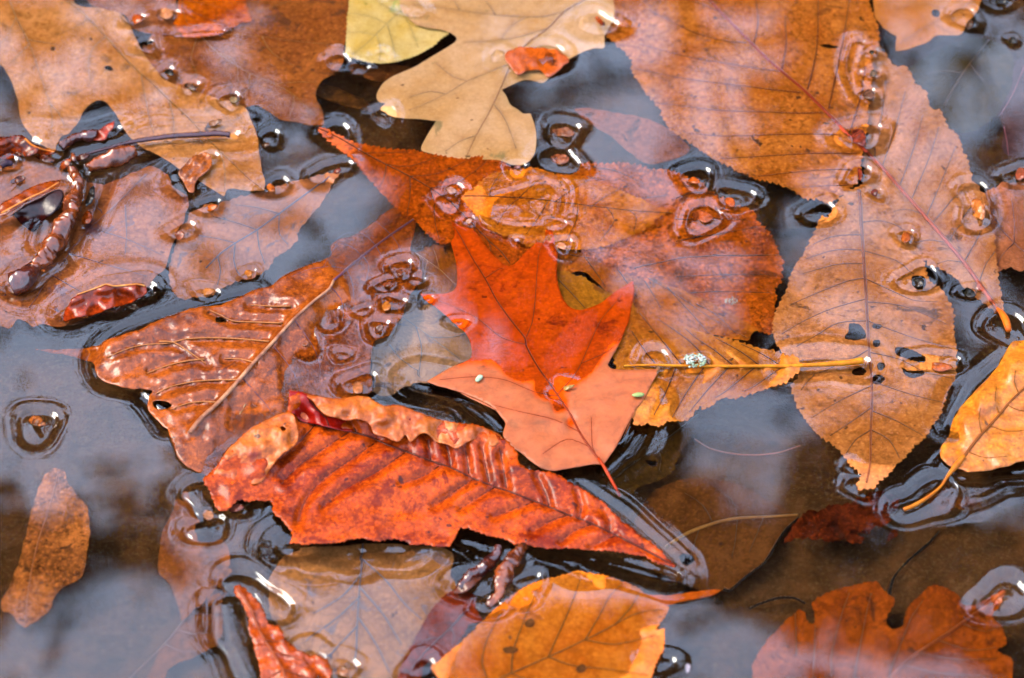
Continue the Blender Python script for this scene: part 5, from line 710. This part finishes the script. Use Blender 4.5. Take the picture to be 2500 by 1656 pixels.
for a_ in [
    ('tiny brown bit on the dark water right of the tan oak leaf', A(1805, 985), 12, 5, R(-20), .5, '6a4a40', '3c2a28'),
    ('orange leaf end standing in the ring at the tip of the deep orange leaf', A(2220, 905), 20, 7, R(25), 1.2, 'c85a20', '9a3c14'),
    ('purple-brown stalk end in the oval ring below the tip of the deep orange leaf', A(2290, 1165), 13, 6, R(-35), 1.0, '8a3c2c', '5a2828'),
    ('pale orange bump in the dark ring at the lower tip of the tan oak leaf', A(1840, 1275), 12, 9, R(60), 1.1, 'dc8848', '8a3c1c'),
    ('orange crumb under the small dark ring below the tan oak leaf', A(1440, 1410), 13, 8, R(-25), .9, 'b85c20', '7a4424'),
    ('grey bead caught on the line between the two top left oak leaves', A(1590, 675), 11, 7, R(10), .7, 'a89478', '6a6058'),
    ('purple bits gathered beside the bead on the top left oak leaf', A(1300, 590), 16, 7, R(30), .6, '7a5c5c', '4a3c44'),
    ('black torn bit near the middle of the two top left oak leaves', A(1150, 490), 14, 7, R(20), .5, '2e2628', '181418'),
    ('black sliver in the pale ring on the top left oak leaves', A(1010, 290), 13, 4, R(-20), .5, '2a2420', '14100e'),
    ('black speck lying on the large tan oak leaf', A(738, 462), 11, 5, R(15), .2, '1c1410', '0e0a08'),
    ('rust bead in the pink leaf piece at the top left', A(930, 130), 12, 12, 0, .7, 'c05c28', '9a4420'),
    ('pale bead left of the bright orange scrap', A(1125, 95), 16, 13, R(20), .6, 'c89070', 'a86844'),
    ('grey tuft on the stick below the tan oak leaf', A(1450, 835), 20, 6, R(-20), .9, 'a87868', '7a5c58'),
    ('brown bead between the pink leaf and the hazy leaf', D(1225, 205), 12, 10, R(-50), 1.0, 'a05c4c', '6e3c3c'),
    ('orange bead on the hazy leaf above the copper leaf', D(1690, 465), 11, 7, R(20), .6, 'b8743c', '8a5030'),
    ('coppery blister beside the upper edge of the copper leaf', D(1410, 590), 17, 8, R(-5), .5, 'b8784c', '8a5c40'),
    ('purple-brown bud in the ring on the copper leaf right of its midrib', D(2070, 935), 12, 9, R(25), 1.0, '9a5c4c', '6a3c38'),
    ('grey-brown straw lying on the copper leaf near its lower end', D(1655, 1370), 4, 20, R(25), .7, 'b08a6c', '8a6a54'),
    ('dark curled cup at the left edge, half out of the water', D(250, 1470), 22, 12, R(25), 2.2, 'b86c3c', '2c1c1c'),
    ('brown bud in the uppermost ring left of the red oak leaf', E(490, 455), 10, 8, R(70), .9, '8a4c3c', '5c3434'),
    ('dark almond-shaped bud left of the red oak leaf', E(400, 540), 14, 6, R(-15), .8, '7a3c2c', '4c2820'),
    ('tan bud in the lower ring left of the red oak leaf', E(400, 690), 10, 12, R(30), .8, 'b8743c', '7a4830'),
    ('dark bud with a pale tip in the lowest ring left of the red oak leaf', E(345, 840), 14, 7, R(-45), .9, '6e3c30', '3c2424'),
    ('pinkish nub in the dark ring above the curled orange leaf', E(200, 1240), 16, 13, R(70), 1.0, 'c08060', '8a5448'),
    ('white bead cluster at the top tip of the red oak leaf', E(960, 112), 9, 6, R(-30), .7, 'd8b8a8', 'b08878'),
    ('white bead cluster at the second tip of the red oak leaf', E(1590, 280), 13, 8, R(20), .8, 'd8a890', 'b87860'),
    ('tiny bright bead under the sideways orange leaf', E(1285, 238), 6, 4, 0, .5, 'd0c8c8', 'a08890'),
    ('straw-coloured chip on the lower vein of the red oak leaf', E(1625, 1245), 18, 5, R(-22), 1.3, 'b89860', '8a7040'),
    ('dark seed husk on the stem right of the red oak leaf', E(2240, 1120), 8, 10, R(20), .9, '8a6a5c', '4c3c3c'),
    ('dark orange spike in the ring between the top centre and top right leaves', B(1850, 140), 17, 6, R(50), 1.8, 'c85418', '3c1c10'),
    ('two-humped purple-brown scale on the water above the sideways leaf', B(1610, 900), 26, 12, R(8), .7, '8a5a50', '6c4644'),
    ('rosy scale just below the two-humped scale', B(1580, 1080), 20, 12, R(5), .5, 'a86450', '8a5044'),
    ('pale bead on the midrib of the deep orange leaf', B(840, 1290), 14, 8, R(30), .6, 'b89890', '8a605c'),
    ('black crumbs at the left lobe of the peach oak leaf', B(370, 770), 14, 5, R(20), .5, '3a2c2c', '1c1618'),
    ('black crumbs along the lower edge of the yellow leaf', B(230, 425), 16, 4, R(12), .4, '1c1814', '0c0a08'),
    ('purple bead under the rounded tip of the peach oak leaf', B(1290, 1135), 9, 5, 0, .6, '8a5c68', '5c4450'),
    ('upper brown bubble-like seed on the top right leaf', C(1330, 355), 7, 7, 0, .7, '5c4438', '38302c'),
    ('round grey-brown seed right of the huge speckled leaf', C(1340, 500), 9, 8, 0, .7, '6c5c5c', '443c44'),
    ('dark crumpled seed below the round grey-brown seed', C(1310, 640), 13, 13, R(30), .6, '8a6460', '543c40'),
    ('tall red-purple leaf base standing where the red midrib ends', C(1245, 930), 22, 17, R(60), 2.0, '9a4034', '5c2a30'),
    ('dark red peg below the red-purple leaf base', C(1250, 1185), 7, 15, R(-5), 1.5, '8a3428', '381c20'),
    ('small pinkish bead on the red thread below the peg', C(1350, 1310), 8, 8, 0, .6, '7a3c44', '54303c'),
    ('black bead on the dark water in the top right corner', C(2285, 270), 8, 8, 0, .6, '3c3c48', '20222c'),
    ('dark nick at the edge of the orange-tan leaf near the top right', C(1995, 165), 8, 12, R(20), .7, '5c4038', '302428'),
    ('black curled bits cut by the top edge at the right', C(2200, 5), 20, 6, R(5), .8, '2a2c38', '14161e'),
    ('orange nub in the ring at the top edge of the dark orange leaf', C(120, 1225), 16, 7, R(15), .8, 'c86428', '9a4418'),
    ('flat coppery scale in the rings on the dark orange leaf', C(185, 1470), 25, 13, R(12), .4, 'b05a38', '8a4430'),
    ('pink-orange nub on the upper right edge of the dark orange leaf', C(370, 1370), 14, 10, R(40), .5, 'c0603c', '9a4a30'),
    ('folded brown leaf end sticking out over the long leaf at the right', C(2055, 1420), 15, 30, R(-20), 2.2, 'c07c48', '8a3c18'),
    ('red-grey bead at the right edge beside the pink-orange leaf', C(2345, 1180), 15, 13, R(20), .9, 'a85444', '6c4448'),
    ('small red-brown curl on the upright speckled leaf', G(1560, 225), 12, 13, R(20), .7, 'b0643c', '8a3c20'),
    ('black square chip in the ring on the upright speckled leaf', G(1650, 530), 15, 12, R(-15), .9, '23232c', '111118'),
    ('black bead in the blue gap right of the upright speckled leaf', G(1990, 595), 16, 11, R(20), .8, '24262c', '0e0e12'),
    ('red-brown lifted flap at the right edge of the upright speckled leaf', G(1780, 1100), 36, 10, R(5), .9, 'a85830', '7a3c20'),
    ('pale knob with a purple side in the disc below the curled leaf', H(1415, 450), 15, 11, R(40), 1.5, 'c09078', '5c4050'),
    ('purple loop at the left end of the curled orange leaf', H(1600, 400), 22, 8, R(-10), .8, '8a4c48', '5c3440'),
    ('dark nut-like bit in the hollow below the twig stubs', I(1180, 915), 14, 18, R(15), 1.3, 'c07048', '8a4030'),
    ('brown crumbs at the bottom edge over the pale submerged leaf', I(95, 1510), 20, 12, R(10), .6, 'a87460', '6c4c48'),
    ('white crumb floating in the glare at the bottom right', J(80, 1490), 6, 12, R(10), .5, 'd0d0d4', 'a8acb4'),
    ('black gap-like chip right of the curled leaf tip', J(70, 745), 18, 15, R(10), -.2, '15100c', '0a0806'),
    ('pink stalk tip of the notched leaf standing in its ring', J(2195, 1010), 8, 20, R(35), 1.2, 'b8543c', '8a3c30'),
    ('round tan pebble on the mud left of the notched leaf', J(292, 1032), 11, 10, 0, -18.5, '7a5a38', '5c4228'),
    ('dark wet scrap between the dark leaf rim and the twisted bark strip', A(300, 1075), 22, 8, R(15), .7, '6a2c18', '2c1414'),
    ('red-brown wet scrap just above the folded leaf at the left edge', A(120, 1220), 20, 7, R(-18), .6, '8a3c1c', '3c1a18'),
    ('black wet sliver right of the twisted bark strip', A(610, 1340), 8, 26, R(15), .8, '2a201c', '100c0a'),
    ('orange flake caught under the dark sliver beside the bark strip', A(590, 1480), 12, 16, R(20), .5, 'b05014', '6a2c10'),
    ('dark flake at the lower left end of the dark purple stick', A(560, 1065), 18, 7, R(-15), .7, '5c2c2c', '2c1818'),
    ('rusty flake lying across the top of the twisted bark strip', A(450, 1110), 16, 8, R(-40), 1.0, 'b8582c', '6a2c1c'),
    ('dark scrap against the left side of the twisted bark strip', A(400, 1370), 9, 24, R(20), .8, '4c2018', '241010'),
    ('brown curl above the round-ended bark knob', D(330, 260), 18, 10, R(-35), 1.2, 'a0542c', '5c2c20'),
]: bit(*a_)
# seeds and lichens
def seed(label, c, a, b, rot, z, c1, c2, cat='seed'):
    cx, cy_ = c[0]; n = 12; pts = []
    ctr = place([(cx, cy_)], z / 1000)[0]; V = []; Fc = []; m = 7
    for j in range(m):
        ph = -math.pi/2 + math.pi*j/(m-1)
        for i in range(n):
            t = 2*math.pi*i/n; x = a*math.cos(t)*math.cos(ph)*PX; y = b*math.sin(t)*math.cos(ph)*PX*1.2
            x *= 1 + .25 * math.sin(t * .5); V.append((x*math.cos(rot)+y*math.sin(rot), -x*math.sin(rot)+y*math.cos(rot), math.sin(ph)*min(a, b)*.6*PX))
    for j in range(m-1):
        for i in range(n): Fc.append((j*n+i, j*n+(i+1) % n, (j+1)*n+(i+1) % n, (j+1)*n+i))
    o = mesh_obj('seed', V, Fc, rib_mat(c1, c2)); o.location = ctr.tolist(); tag(o, label, cat)
seed('pale green seed on the left lower lobe of the red oak leaf', E(1030, 1178), 12, 6, R(-60), 1.0, 'c8d4b0', '9ab088')
seed('green seed on the right lower lobe of the red oak leaf', E(2115, 1292), 14, 6, R(-5), 1.6, 'a8b068', '8aa060')
seed('yellow speck in the shade between the bark strip and the pink leaf', D(200, 32), 5, 4, 0, .6, 'b89820', '8a7018')
def lichen(label, c, r, n, z, c1, c2):
    cx, cy_ = c[0]; g = np.random.default_rng(n); ctr = place([(cx, cy_)], z / 1000)[0]; V = []; Fc = []
    for i in range(n):
        a = g.uniform(0, 6.28); q = r * PX * math.sqrt(g.uniform()); p0 = np.array([q*math.cos(a)*1.1, q*math.sin(a)*.9, g.uniform(0, .0006)]); s = r*PX*.16*g.uniform(.5, 1.3)
        d1 = g.normal(size=3); d1 /= np.linalg.norm(d1); d2 = np.cross(d1, g.normal(size=3)); d2 /= np.linalg.norm(d2); d3 = np.cross(d1, d2); k = len(V)
        for sx in (d1, -d1, d2, -d2, d3, -d3): V.append(p0 + sx * s * g.uniform(.4, 1.2))
        for f in ((0,2,4),(2,1,4),(1,3,4),(3,0,4),(2,0,5),(1,2,5),(3,1,5),(0,3,5)): Fc.append(tuple(k + x for x in f))
    o = mesh_obj('lichen', V, Fc, rib_mat(c1, c2, .8)); o.location = ctr.tolist(); tag(o, label, 'lichen')
lichen('larger white and green lichen tuft on the yellow stem', G(125, 1065), 26, 130, 1.2, 'e8e8e0', '8aa868')
lichen('smaller cream lichen crumb on the dark orange leaf', G(375, 655), 15, 50, -3.4, 'dcd8b8', 'b8b48c')
